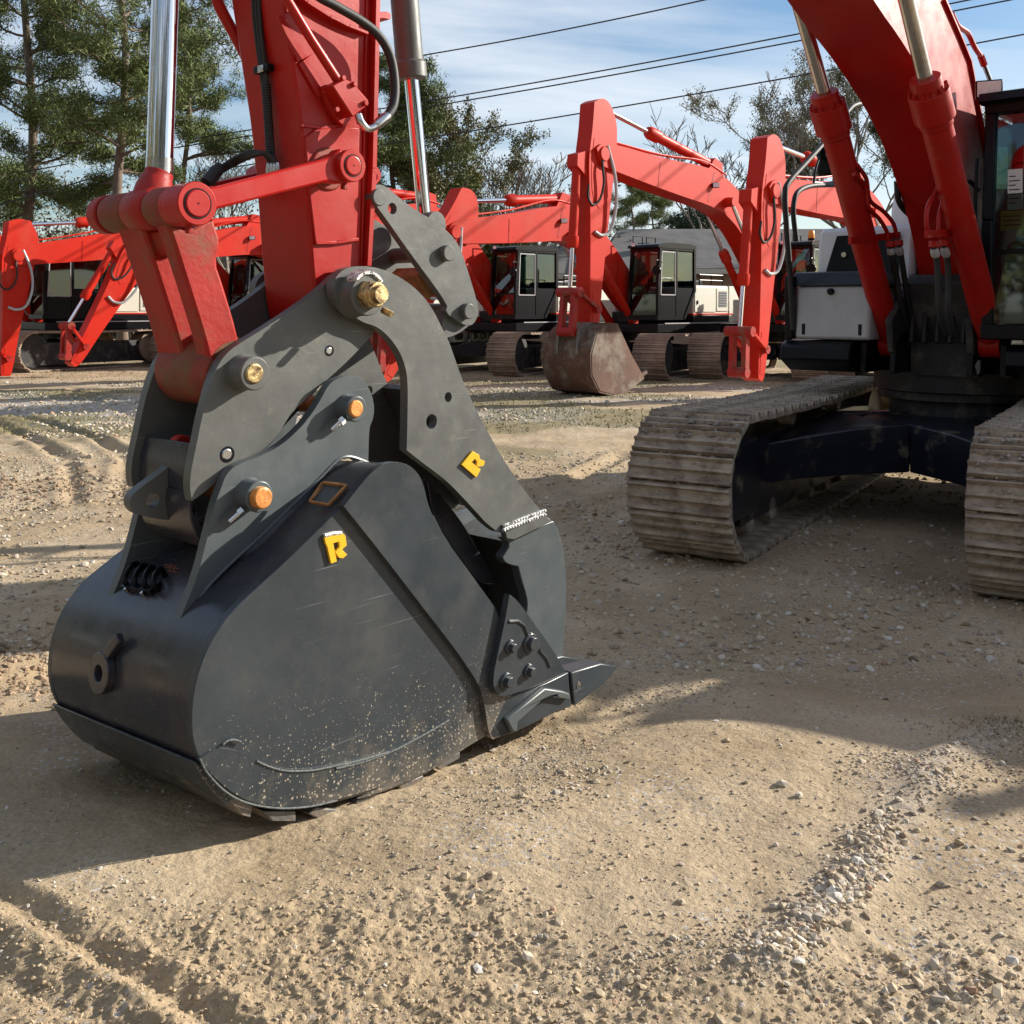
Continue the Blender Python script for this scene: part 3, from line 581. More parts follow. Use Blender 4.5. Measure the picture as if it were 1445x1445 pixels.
# ---------------- thumb link plates and cylinder
lk = c3([(124, 830), (128, 800), (148, 784), (180, 784), (212, 806), (270, 855), (330, 900), (385, 928), (450, 975), (500, 1032), (522, 1085), (555, 1190), (586, 1295), (588, 1335), (570, 1375), (545, 1386), (512, 1372), (478, 1348), (462, 1340), (450, 1320), (455, 1300), (420, 1240), (300, 1080), (195, 930), (150, 870)])
KL = .17
link = plate("thumb_link", lk, KL, .035, "grey_plate", holes=[(*c3([(222, 886)])[0], .022)])
MB().prism(rounded(QL(lk, KL), 2), -KL + .035, -KL, holes=[ring(*Q(*c3([(222, 886)])[0], KL), .022)]).build("far_link_plate", "grey_plate", link, bevel=0.004)
for X, Y in ((168, 838), (465, 1075), (552, 1322)):
    x, y = c3([(X, Y)])[0]; lcyl("link_pin", x, y, KL + .03, -KL - .03, .033, "grey_plate", link)
x, y = c3([(520, 1350)])[0]
plate("link_foot", c3([(455, 1300), (545, 1386), (500, 1420), (440, 1440), (430, 1380)]), .14, .28, "grey_plate", thumb)
x, y = c3([(345, 1215)])[0]; a, z = Q(x, y, .05); MB().box((a - .03, -.09, z - .05), (a + .035, .09, z + .07), rot=Matrix.Rotation(R(35), 3, 'Y')).build("bump_stop", "rust_edge", link, bevel=.004)
cylt = MB()
g0, g1 = Vector((Q(580, 112, 0)[0], 0, Q(580, 112, 0)[1])), Vector((Q(566, -60, 0)[0], 0, Q(566, -60, 0)[1])); dirn = (g1 - g0).normalized()
tc_ = MB().lathe(g0, g0 + dirn * 1.5, [(0, .062), (.005, .068), (.045, .068), (.05, .058), (1, .058)], 40).build("thumb_cylinder", "grey_plate", hero, bevel=.003)
re = P3(600, 318, 0)
MB().cyl(g0 + dirn * .1, re, .030, n=40).build("cylinder_rod", "chrome", tc_)
MB().lathe(re + Vector((0, .07, 0)), re - Vector((0, .07, 0)), [(0, .055), (1, .055)], 28).build("rod_eye", "grey_plate", tc_, bevel=.003)

# ---------------- stick
ST = .155
top = Vector((8.05, 4.95))                        # boom-to-stick pivot, above the picture
s_l = QL(c2([(905, 0), (945, 270), (1000, 640), (1050, 1350)]), ST); s_r = QL(c2([(1345, 0), (1325, 800), (1300, 1262)]), ST)
def ext(p, q, z): t = (z - p[1]) / (q[1] - p[1]); return (p[0] + (q[0] - p[0]) * t, z)
stick_poly = [ext(s_l[1], s_l[0], 4.2), s_l[0], s_l[1], s_l[2], s_l[3], (s_l[3][0] - .02, SPIN[1] - .09), (SPIN[0] + .06, SPIN[1] - .14), (SPIN[0] - .05, SPIN[1] - .10), (s_r[2][0] - .005, SPIN[1] + .02), s_r[2], s_r[1], s_r[0], ext(s_r[1], s_r[0], 3.6), (6.95, 4.5), (6.9, 4.95), (7.25, 5.5), (7.35, 6.0), (7.6, 6.1), (7.85, 5.6), (8.1, 4.9)]
stick = MB().prism(rounded(stick_poly, 2, 60), ST, -ST).build("stick", "red_paint", hero, bevel=0.010)
# side flange strips, doubler plates and weld seams on the lit side
def strip(name, pts, l, w_, th, m, par, up=(0, 1, 0)):
    mb = MB(); P = [P3(x, y, l) for x, y in pts]
    for i in range(len(P) - 1): mb.beam(P[i], P[i + 1], w_, th, up)
    return mb.build(name, m, par, bevel=.002)
plate("doubler", c2([(1012, 652), (1060, 612), (1180, 600), (1270, 606), (1262, 1000), (1256, 1136), (1060, 1150), (1030, 900)]), ST + .010, .012, "red_paint", stick, bev=.004, sm=0)
strip("weld_seam", c2([(990, 592), (1080, 604), (1180, 598), (1275, 600)]), ST + .004, .014, .010, "red_paint", stick)
strip("weld_seam", c2([(1060, 1152), (1160, 1150), (1262, 1134)]), ST + .012, .012, .008, "red_paint", stick)
strip("side_flange", c2([(1345, -120), (1345, 0), (1328, 800), (1303, 1262)]), ST + .016, .022, .03, "red_paint", stick)
strip("flange_edge", c2([(1302, -100), (1302, 0), (1290, 600), (1276, 1262)]), ST + .004, .008, .008, "red_paint", stick)
strip("upper_rib", c2([(940, -60), (1010, 10), (1120, 80), (1210, 125), (1300, 160)]), ST + .012, .012, .028, "red_paint", stick)
strip("diagonal_rib", c2([(925, 60), (1020, 270), (1110, 430)]), ST + .006, .10, .012, "red_paint", stick)
x, y = c2([(1338, 835)])[0]
plate("lug_eye", c2([(1300, 780), (1345, 782), (1370, 815), (1370, 850), (1345, 880), (1300, 880)]), .05, .05, "red_paint", stick, holes=[(*c2([(1338, 838)])[0], .017)])
x, y = c2([(1400, 72)])[0]; plate("hose_guide", c2([(1340, 60), (1400, 52), (1418, 70), (1414, 92), (1380, 84), (1345, 92)]), .10, .10, "red_paint", stick)
# valve block with pipe and hose
vb = c2([(1138, 405), (1200, 372), (1240, 392), (1314, 478), (1300, 505), (1236, 556), (1200, 500)])
blk = plate("valve_block", vb, ST + .085, .06, "red_paint", stick, bev=.005, sm=0)
plate("block_bracket", c2([(1090, 410), (1150, 400), (1230, 560), (1200, 600), (1150, 560), (1110, 470)]), ST + .03, .028, "red_paint", stick)
for X, Y in ((1196, 368), (1250, 398), (1302, 488), (1165, 518)):
    x, y = c2([(X, Y)])[0]; lcyl("bolt", x, y, ST + .098, ST + .08, .010, "red_paint", blk, n=6, bev=.001)
MB().tube([P3(*c2([p])[0], ST + .055) for p in ((850, -140), (925, 0), (1040, 190), (1170, 390))], .017, 16).build("steel_pipe", "red_paint", stick)
MB().tube(spline([P3(*c2([p])[0], l) for p, l in (((1262, 545), .24), ((1276, 580), .25), ((1305, 610), .255), ((1345, 596), .26), ((1385, 562), .262), ((1402, 552), .264))], 5), .014, 14).build("hose_elbow", "steel", stick)
e0, e1 = P3(*c2([(1345, 596)])[0], .26), P3(*c2([(1402, 548)])[0], .264); MB().lathe(e0, e1, [(0, .017), (.2, .02), (.8, .02), (1, .018)], 20).build("hose_ferrule", "steel", stick, bevel=.001)
MB().tube(spline([P3(*c2([p])[0], l) for p, l in (((1395, 556), .264), ((1428, 500), .26), ((1436, 400), .25), ((1415, 270), .24), ((1360, 170), .24), ((1270, 95), .24), ((1150, 25), .24), ((1060, -30), .24), ((960, -160), .24))], 8), .0175, 16).build("hydraulic_hose", "rubber", stick)
# hoses down the shaded front of the stick (they lie across its front face)
def QF(x, y, off=0.0, line=None):
    """point on the stick's front face seen at a pixel: intersect with the slanted face plane"""
    a0, z0 = s_l[1]; a1, z1 = s_l[3]; n = Vector((z0 - z1, 0, a1 - a0)).normalized(); n = n if n.x > 0 else -n
    nw = -US * n.x + Vector((0, 0, n.z)); p0 = CP + US * (A0 - a0) + Vector((0, 0, z0)) + nw * off
    r = Vector(((x - 722.5) / F_, 1, (HY - y) / F_)); O = Vector((0, 0, EYE)); t = (p0 - O).dot(nw) / r.dot(nw); P = O + r * t; v = P - CP
    return Vector((A0 - v.dot(US), -v.dot(WS), P.z))
for k, dxp in enumerate((-14, 0, 14)):
    pts = [(775 + dxp, -60), (785 + dxp, 120), (812 + dxp * .8, 340), (832 + dxp * .6, 520), (848 + dxp * .5, 700), (856 + dxp, 780)]
    MB().tube(spline([QF(*c2([p])[0], .018) for p in pts], 6), .0075, 10).build("hose", "rubber", stick)
mb = MB()
for k in range(26):
    p = c2([(824 + 22 * k / 26, 400 + 330 * k / 26)])[0]; P_ = QF(*p, .02); mb.lathe(P_ - Vector((0, 0, .004)), P_ + Vector((0, 0, .004)), [(0, .017), (1, .017)], 12)
mb.build("hose_guard", "rubber", stick)
P_ = QF(*c2([(812, 328)])[0], .02); MB().box(P_ - Vector((.014, .045, .014)), P_ + Vector((.014, .045, .014))).build("hose_clamp", "black_part", stick, bevel=.003)
P_ = QF(*c2([(800, 326)])[0], .036); MB().box(P_ - Vector((.004, .016, .013)), P_ + Vector((.004, .016, .013))).build("clamp_plate", "steel", stick, bevel=.002)
for dxp in (-22, -4, 14, 30):
    P_ = QF(*c2([(856 + dxp * .8, 795)])[0], .03); MB().lathe(P_ + Vector((0, 0, .018)), P_ - Vector((0, 0, .03)), [(0, .008), (.5, .011), (1, .009)], 12).build("hose_fitting", "steel", stick)
for k in range(3):
    o_ = k * 9
    MB().tube(spline([QF(*c2([(846 + k * 14, 770)])[0], .03), QF(*c2([(810 + o_, 728)])[0], .05), QF(*c2([(740 + o_, 722 + o_)])[0], .08), P3(*c2([(660 + o_, 760 + o_)])[0], -.16), P3(*c2([(600, 805 + o_)])[0], -.16), P3(*c2([(540, 860 + o_)])[0], -.16)], 6), .0085, 10).build("hose", "rubber", stick)
A, B = P3(*c2([(610, 785)])[0], -.16), P3(*c2([(545, 868)])[0], -.16); MB().lathe(A, B, [(0, .018), (.3, .024), (1, .026)], 16).build("hose_sleeve", "rubber", stick)
MB().tube(spline([P3(*c2([p])[0], -.20) for p in ((585, -40), (600, 20), (640, 100), (690, 190), (760, 330))], 6), .022, 14).build("steel_pipe", "red_paint", stick)
# idler links, H-link, rod end
IL = .29
idx = c2([(1237, 785)])[0]; tub = c2([(500, 965)])[0]
idl = plate("side_link", c2([(560, 880), (600, 885), (1105, 752), (1150, 735), (1185, 700)]) + c2([(1200, 870), (1112, 862), (740, 955), (590, 992), (560, 1000)]), IL - .005, .06, "red_paint", hero, bev=.008, sm=0)
for (xy, r0, r1) in ((idx, .058, .036), (tub, .068, .043)):
    a, z = Q(*xy, IL + .02)
    MB().lathe((a, IL + .02, z), (a, .17, z), [(0, r0), (.65, r0), (.68, r0 * .93), (1, r0 * .93)], 40).build("link_boss", "red_paint", idl, bevel=.004)
    MB().lathe((a, IL + .0215, z), (a, IL + .01, z), [(0, r1 * 1.12), (1, r1 * 1.12)], 36).build("pin_groove", "black_part", idl)
    MB().lathe((a, IL + .026, z), (a, IL + .01, z), [(0, r1 * .90), (.2, r1), (1, r1)], 36).build("pin_cap", "red_paint", idl, bevel=.002)
    MB().lathe((a, IL + .027, z), (a, IL + .02, z), [(0, .003), (1, .003)], 8).build("pin_centre", "black_part", idl)
    MB().lathe((a, IL - .03, z - r0 + .004), (a, IL - .03, z - r0 - .022), [(0, .012), (.5, .012), (.5, .014), (1, .014)], 6).build("grease_bolt", "red_worn", idl, bevel=.001)
fa, fz = Q(*idx, IL + .02); ta, tz_ = Q(*tub, IL + .02); PV = (ta, tz_)
MB().beam((fa, -.24, fz), (ta, -.24, tz_), .06, .10, (0, 1, 0)).build("side_link", "red_paint", hero, bevel=.008)
MB().lathe((fa, -ST, fz), (fa, -.28, fz), [(0, .056), (1, .056)], 32).build("link_boss", "red_paint", stick)
MB().lathe((fa, ST, fz), (fa, ST + .02, fz), [(0, .085), (1, .075)], 36).build("stick_boss", "red_worn", stick, bevel=.004)
# cross tube pieces
tube_ = MB().lathe((ta, .20, tz_), (ta, .075, tz_), [(0, .058), (.15, .064), (.85, .066), (1, .062)], 40).build("link_tube", "rusty_red", hero, bevel=.004)
MB().lathe((ta, -.075, tz_), (ta, -.225, tz_), [(0, .060), (.1, .066), (.9, .066), (1, .062)], 40).build("tube_sleeve", "rusty_red", tube_, bevel=.004)
MB().lathe((ta, -.235, tz_), (ta, -.30, tz_), [(0, .068), (1, .066)], 40).build("tube_cap", "red_worn", tube_, bevel=.006)
MB().lathe((ta, .07, tz_), (ta, -.07, tz_), [(0, .063), (.12, .070), (.88, .070), (1, .063)], 40).build("rod_eye", "red_worn", tube_, bevel=.005)
MB().cyl((ta, .26, tz_), (ta, -.27, tz_), .045, n=30).build("cross_pin", "dusty_black", tube_)
r0, r1 = P3(225, 243, 0), P3(233, 0, 0); rd = (r1 - r0).normalized()
bcy = MB().lathe(Vector((ta, 0, tz_)) , r0, [(0, .062), (.55, .060), (.8, .052), (.86, .047), (1, .047)], 36).build("bucket_cylinder", "red_worn", hero, bevel=.003)
MB().cyl(r0 - rd * .01, r0 + rd * 1.1, .0435, n=48).build("cylinder_rod", "chrome", bcy)
MB().lathe(r0, r0 + rd * .045, [(0, .0445), (1, .0445)], 48).build("rod_wiper", "chrome_dull", bcy)
MB().lathe(r0 + rd * 1.05, r0 + rd * 3.0, [(0, .075), (.06, .075), (.07, .066), (1, .066)], 36).build("cylinder_barrel", "red_paint", bcy)
# H-link
HL = .165
ca, cz = Q(*c5([(832, 640)])[0], .285)
leg = c1([(700, 940), (800, 985), (905, 925), (942, 1040), (916, 1110), (950, 1210), (1012, 1420)]) + c5([(745, 490), (790, 600), (700, 690), (610, 640), (590, 545)]) + c1([(868, 1440), (800, 1220), (726, 990)])
hlk = MB().prism(rounded(QL(leg, HL), 1), HL, HL - .075).build("h_link", "red_worn", hero, bevel=.010)
MB().prism(rounded(QL(leg, HL), 1), -HL + .165, -HL).build("far_leg", "red_worn", hlk, bevel=.010)
MB().lathe((ca, HL + .0, cz), (ca, -HL, cz), [(0, .110), (.05, .118), (.95, .118), (1, .110)], 44).build("lower_boss", "rusty_red", hlk, bevel=.006)
la, lz = QL(leg, HL)[0]; top_b = Vector((ta, tz_)); bot_b = Vector((ca, cz)); dd = bot_b - top_b; nn_ = Vector((-dd.y, dd.x)).normalized(); nn_ = nn_ if nn_.x > 0 else -nn_
def web(t0, t1, name):
    p0, p1 = top_b + dd * t0, top_b + dd * t1; wdt = .055
    pl = [tuple(p0 + nn_ * .02), tuple(p1 + nn_ * .02), tuple(p1 - nn_ * .06), tuple(p0 - nn_ * .06)]
    MB().prism(pl, HL - .07, -HL + .07).build(name, "red_worn", hlk, bevel=.008)
web(.12, .27, "upper_web"); web(.78, .97, "lower_web")

# ---------------- boom of the near excavator
BW = .28
bl = QL([(x, y) for x, y in c4([(800, 0), (870, 80), (940, 190), (985, 270)])], BW)
br = QL(c4([(1100, 0), (1165, 150), (1210, 260), (1250, 400)]), BW)
boom_poly = [(0.30, 1.72), (0.62, 1.62), (0.80, 2.35), (1.26, 2.91), (1.72, 3.34), bl[2], bl[0], (4.2, 4.45), (6.0, 4.72), (7.7, 4.72), (8.15, 4.78), (8.25, 5.0), (8.1, 5.18), (6.0, 5.42), (4.2, 5.72), (3.3, 5.62), (2.5, 5.0), br[0], br[1], br[2], (.45, 2.75), (.22, 2.1)]
boom = MB().prism(rounded(boom_poly, 2, 60), BW, -BW).build("boom", "red_paint", hero, bevel=.012)
mb = MB()
for p0, p1 in zip([br[0], br[1], br[2]], [br[1], br[2], (.45, 2.75)]): mb.beam((p0[0], BW + .01, p0[1]), (p1[0], BW + .01, p1[1]), .02, .035, (0, 1, 0))
mb.build("boom_flange", "red_paint", boom)
pp = c4([(1140, 60), (1165, 110), (1205, 140), (1235, 200), (1265, 245)])
MB().tube(spline([P3(x, y, .16) for x, y in pp], 6), .022, 14).build("steel_pipe", "red_paint", boom)
A, B = P3(*c4([(1262, 240)])[0], .16), P3(*c4([(1275, 275)])[0], .16); MB().lathe(A, B, [(0, .032), (1, .032)], 8).build("pipe_clamp", "red_paint", boom)
MB().cyl(B, P3(*c4([(1300, 340)])[0], .16), .020).build("pipe_fitting", "steel", boom)
def ram(lft, foot_px, head_px, rod_px, sg):
    f, h = P3(*foot_px, lft), P3(*head_px, lft); d = (h - f).normalized()
    b = MB().lathe(f, h, [(0, .085), (.02, .10), (.12, .108), (.835, .108), (.84, .118), (.86, .118), (.862, .145), (.955, .145), (.957, .112), (1, .110)], 40).build("boom_cylinder", "red_paint", hero, bevel=.004)
    top_ = f + (P3(*rod_px, lft) - f).normalized() * 5.0
    rdir = (P3(*rod_px, lft) - f).normalized(); end = f + rdir * 3.75
    MB().cyl(h - d * .1, end, .055, n=36).build("cylinder_rod", "chrome_dull", b)
    MB().lathe(end + Vector((0, .08, 0)), end - Vector((0, .08, 0)), [(0, .12), (1, .12)], 28).build("rod_eye", "red_paint", b, bevel=.005)
    q = d.to_track_quat('Z', 'Y'); mb = MB()
    for k in range(12):
        a = 2 * math.pi * k / 12; c = h - d * .105 + q @ Vector((.128 * math.cos(a), .128 * math.sin(a), 0)); mb.lathe(c, c + d * .03, [(0, .013), (1, .013)], 6)
    mb.build("gland_bolts", "red_paint", b)
    # foot yoke
    MB().lathe(f + Vector((0, .085, 0)) - d * .06, f - Vector((0, .085, 0)) - d * .06, [(0, .11), (1, .11)], 28).build("foot_eye", "red_paint", b, bevel=.006)
    return b, f, h, d
bL, fL, hL, dL = ram(-.45, (1256, 478), (1163, 131), (1125, 0), -1)
bR, fR, hR, dR = ram(.45, (1398, 478), (1305, 110), (1280, 0), 1)
# pipes beside the rams
def pipes(par, l, groups, band):
    for g in groups: MB().tube(spline([P3(*c4([p])[0], l) for p in g], 6), .018, 12).build("steel_pipe", "red_paint", par)
pipes(bL, -.33, [[(735, 700), (775, 760), (790, 850), (850, 900), (890, 950), (905, 1010)], [(722, 740), (770, 790), (785, 880), (830, 930), (860, 980), (868, 1020)]], None)
pipes(bR, .33, [[(1082, 740), (1080, 800), (1040, 870), (1030, 940), (1045, 1010)], [(1088, 800), (1100, 850), (1085, 920), (1080, 1010)]], None)
for par, l, a_, b_ in ((bL, -.36, (705, 1022), (915, 998)), (bR, .36, (1030, 995), (1225, 985))):
    A, B = P3(*c4([a_])[0], l), P3(*c4([b_])[0], l); MB().beam(A, B, .03, .06).build("pipe_bracket", "red_paint", par, bevel=.004)
hs = {0: [(875, 1050), (910, 1045)], 1: [(1060, 1050), (1105, 1045)]}
hose_paths = [(bL, -.30, [(878, 1040), (885, 1100), (905, 1180), (915, 1260), (935, 1345), (960, 1420)]), (bL, -.28, [(912, 1035), (925, 1100), (940, 1200), (955, 1290), (975, 1370), (1000, 1430)]),
              (bR, .30, [(1062, 1040), (1075, 1110), (1080, 1200), (1085, 1300), (1100, 1370), (1120, 1420)]), (bR, .32, [(1105, 1035), (1120, 1110), (1125, 1210), (1125, 1310), (1140, 1390), (1150, 1420)])]
for par, l, g in hose_paths:
    P_ = spline([P3(*c4([p])[0], l) for p in g], 6); MB().tube(P_, .024, 12).build("hydraulic_hose", "rubber", par)
    MB().lathe(P_[0] + Vector((0, 0, .03)), P_[0] - Vector((0, 0, .02)), [(0, .04), (1, .042)], 8).build("pipe_flange", "red_paint", par, bevel=.003)
    MB().lathe(P_[0] - Vector((0, 0, .03)), P_[4] + (P_[5] - P_[4]) * .3, [(0, .026), (.3, .034), (.8, .034), (1, .028)], 14).build("hose_fitting", "grey_panel", par, bevel=.002)

# ---------------- upper structure shared by every machine (forward x, left y)
def cab_parts(root, x0, x1, y0, y1, z0, z1, detail):
    """black framed cab: pillars, sills, panes, seat"""
    g = MB(); w = .085; ch = x0 + .55
    def post(p, q, ww=w, hh=w): g.beam(p, q, ww, hh, (0, 1, 0))
    for y in (y0 + w / 2, y1 - w / 2):
        post((x1 - w / 2, y, z0), (x1 - w / 2 - .0, y, z0 + .95)); post((x1 - w / 2, y, z0 + .95), (x1 - w / 2 - .10, y, z1 - .10))
        post((x0 + w / 2, y, z0 + .75), (x0 + w / 2, y, z1 - .05), w, .12); post((x0 + w / 2, y, z0 + .78), (ch, y, z0 + .03), w, .12)
        post((x0 + .05, y, z1 - .06), (x1 - .10, y, z1 - .06), .10, w); post((ch - .05, y, z0 + .05), (x1 - .02, y, z0 + .05), .10, w)
        post((x1 - .85, y, z0 + .08), (x1 - .85, y, z1 - .10), .07, .09)
    g.beam((x1 - .14, y0, z1 - .07), (x1 - .14, y1, z1 - .07), .12, .14); g.beam((x1 - .03, y0, z0 + .06), (x1 - .03, y1, z0 + .06), .12, .12)
    g.box((x0, y0 + .01, z0 + .72), (x0 + .07, y1 - .01, z0 + 1.05)); g.box((x0 + .02, y0 + .05, z1 - .16), (x0 + .10, y1 - .05, z1 - .04))
    cab = g.build("cab", "black_part", root, bevel=.012 if detail else 0)
    rf = MB().prism(rounded([(x0 - .03, z1 - .03), (x0 - .02, z1 + .05), (x0 + .3, z1 + .09), (x1 - .3, z1 + .08), (x1 - .02, z1 + .02), (x1 + .02, z1 - .05), (x1 - .05, z1 - .07), (x0 + .05, z1 - .05)], 1), y1 + .02, y0 - .02).build("roof", "black_part", cab, bevel=.015 if detail else 0)
    for y in (y0 + .02, y1 - .02):
        MB().box((x1 - .80, y - .012, z0 + .10), (x1 - .10, y + .012, z0 + .62)).build("door_panel", "black_part", cab)
        MB().prism([(ch, z0 + .1), (x1 - .9, z0 + .1), (x1 - .9, z0 + .85), (x0 + .1, z0 + .85)], y + .012, y - .012).build("lower_panel", "black_part", cab)
        f = MB(); X0, X1, Z0, Z1 = x1 - .80, x1 - .13, z0 + .66, z1 - .16
        for p, q in (((X0, Z0), (X1, Z0)), ((X1, Z0), (X1 - .06, Z1)), ((X1 - .06, Z1), (X0, Z1)), ((X0, Z1), (X0, Z0))): f.beam((p[0], y, p[1]), (q[0], y, q[1]), .03, .03, (0, 1, 0))
        f.build("window_frame", "grey_panel" if not detail else "black_part", cab)
        MB().box((X0, y - .004, Z0), (X1 - .03, y + .004, Z1)).build("side_window", "cab_glass", cab)
        MB().box((x0 + .12, y - .004, z0 + .88), (x1 - .90, y + .004, z1 - .14)).build("rear_side_window", "cab_glass", cab)
    fx = x1 - .03
    MB().add([(fx, y0 + .08, z0 + .72), (fx, y1 - .08, z0 + .72), (fx - .10, y1 - .08, z1 - .13), (fx - .10, y0 + .08, z1 - .13)], [(0, 1, 2, 3)]).build("windscreen", "cab_glass", cab, recalc=False)
    MB().add([(fx, y0 + .08, z0 + .13), (fx, y1 - .08, z0 + .13), (fx, y1 - .08, z0 + .68), (fx, y0 + .08, z0 + .68)], [(0, 1, 2, 3)]).build("lower_windscreen", "cab_glass", cab, recalc=False)
    MB().box((fx - .02, y0 + .05, z0 + .675), (fx + .02, y1 - .05, z0 + .715)).build("windscreen_bar", "black_part", cab)
    MB().add([(x0 + .09, y0 + .1, z0 + 1.06), (x0 + .09, y1 - .1, z0 + 1.06), (x0 + .09, y1 - .1, z1 - .16), (x0 + .09, y0 + .1, z1 - .16)], [(0, 1, 2, 3)]).build("rear_window", "cab_glass", cab, recalc=False)
    ym = (y0 + y1) / 2
    st = MB().prism(rounded([(x0 + .45, z0 + .45), (x0 + 1.0, z0 + .42), (x0 + 1.02, z0 + .55), (x0 + .62, z0 + .60), (x0 + .45, z0 + 1.35), (x0 + .32, z0 + 1.35), (x0 + .35, z0 + .5)], 1), ym + .24, ym - .24).build("seat", "seat_fabric", cab, bevel=.03)
    MB().prism(rounded([(x0 + .37, z0 + 1.36), (x0 + .47, z0 + 1.36), (x0 + .44, z0 + 1.58), (x0 + .35, z0 + 1.58)], 1), ym + .13, ym - .13).build("headrest", "seat_fabric", cab, bevel=.02)
    for yy in (ym - .40, ym + .30):
        MB().prism(rounded([(x0 + .5, z0 + .3), (x0 + 1.15, z0 + .3), (x0 + 1.2, z0 + .62), (x0 + 1.05, z0 + .78), (x0 + .55, z0 + .70)], 1), yy + .12, yy).build("console", "console", cab, bevel=.02)
        MB().tube([(x0 + 1.1, yy + .06, z0 + .75), (x0 + 1.14, yy + .06, z0 + .98)], .022, 10).build("lever", "black_part", cab)
    if detail:
        MB().prism(rounded([(x1 - .42, z0 + .12), (x1 - .16, z0 + .12), (x1 - .14, z0 + .66), (x1 - .22, z0 + .93), (x1 - .36, z0 + .98), (x1 - .46, z0 + .7)], 2), y0 + .34, y0 + .10).build("instrument_tower", "console", cab, bevel=.03)
        for zz_ in (.42, .72): MB().lathe((x1 - .16, y0 + .22, z0 + zz_), (x1 - .12, y0 + .22, z0 + zz_), [(0, .07), (1, .06)], 20).build("tower_dial", "black_part", cab, bevel=.004)
        MB().box((x1 - .075, y0 + .18, z1 - .92), (x1 - .070, y0 + .29, z1 - .60)).build("sticker", "sticker_white", cab)
        MB().box((x1 - .068, y0 + .13, z1 - 1.08), (x1 - .063, y0 + .32, z1 - .93)).build("sticker", "sticker_yellow", cab)
        t = MB()
        for k in range(7): t.box((x1 - .069, y0 + .19, z1 - .66 - k * .035), (x1 - .0685, y0 + .19 + .05 + .03 * ((k * 5) % 2), z1 - .652 - k * .035))
        for k in range(3): t.box((x1 - .062, y0 + .15, z1 - .975 - k * .035), (x1 - .0615, y0 + .28, z1 - .967 - k * .035))
        t.build("sticker_print", "black_part", cab)
        MB().tube(spline([(x1 + .03, y0 - .02, z1 - .5), (x1 + .04, y0 - .03, z1 - .9), (x1 + .04, y0 - .02, z1 - 1.3)], 5), .014, 8).build("wiper", "black_part", cab)
        MB().tube(spline([(x1 - .05, y0 - .03, z1 - .75), (x1 + .06, y0 - .10, z1 - .72), (x1 + .06, y0 - .10, z1 - 1.45), (x1 - .05, y0 - .03, z1 - 1.5)], 5), .017, 10).build("grab_rail", "black_part", cab)
    return cab
def lamp(root, p, d, s=.09):
    q = Vector(d).normalized().to_track_quat('Z', 'Y'); p = Vector(p); mb = MB()
    def bx(z0, z1, w, h):
        vs = [p + q @ Vector((x * w, y * h, z)) for z in (z0, z1) for x, y in ((-1, -1), (1, -1), (1, 1), (-1, 1))]
        return vs
    h = MB().add(bx(-.10 * s / .09, 0, s, s * .72), [(3, 2, 1, 0), (4, 5, 6, 7), (0, 1, 5, 4), (1, 2, 6, 5), (2, 3, 7, 6), (3, 0, 4, 7)]).build("work_light", "black_part", root, bevel=.01)
    MB().add(bx(0.001, .008, s * .88, s * .60), [(3, 2, 1, 0), (4, 5, 6, 7), (0, 1, 5, 4), (1, 2, 6, 5), (2, 3, 7, 6), (3, 0, 4, 7)]).build("lens", "lamp_lens", h, bevel=.004)
    return h

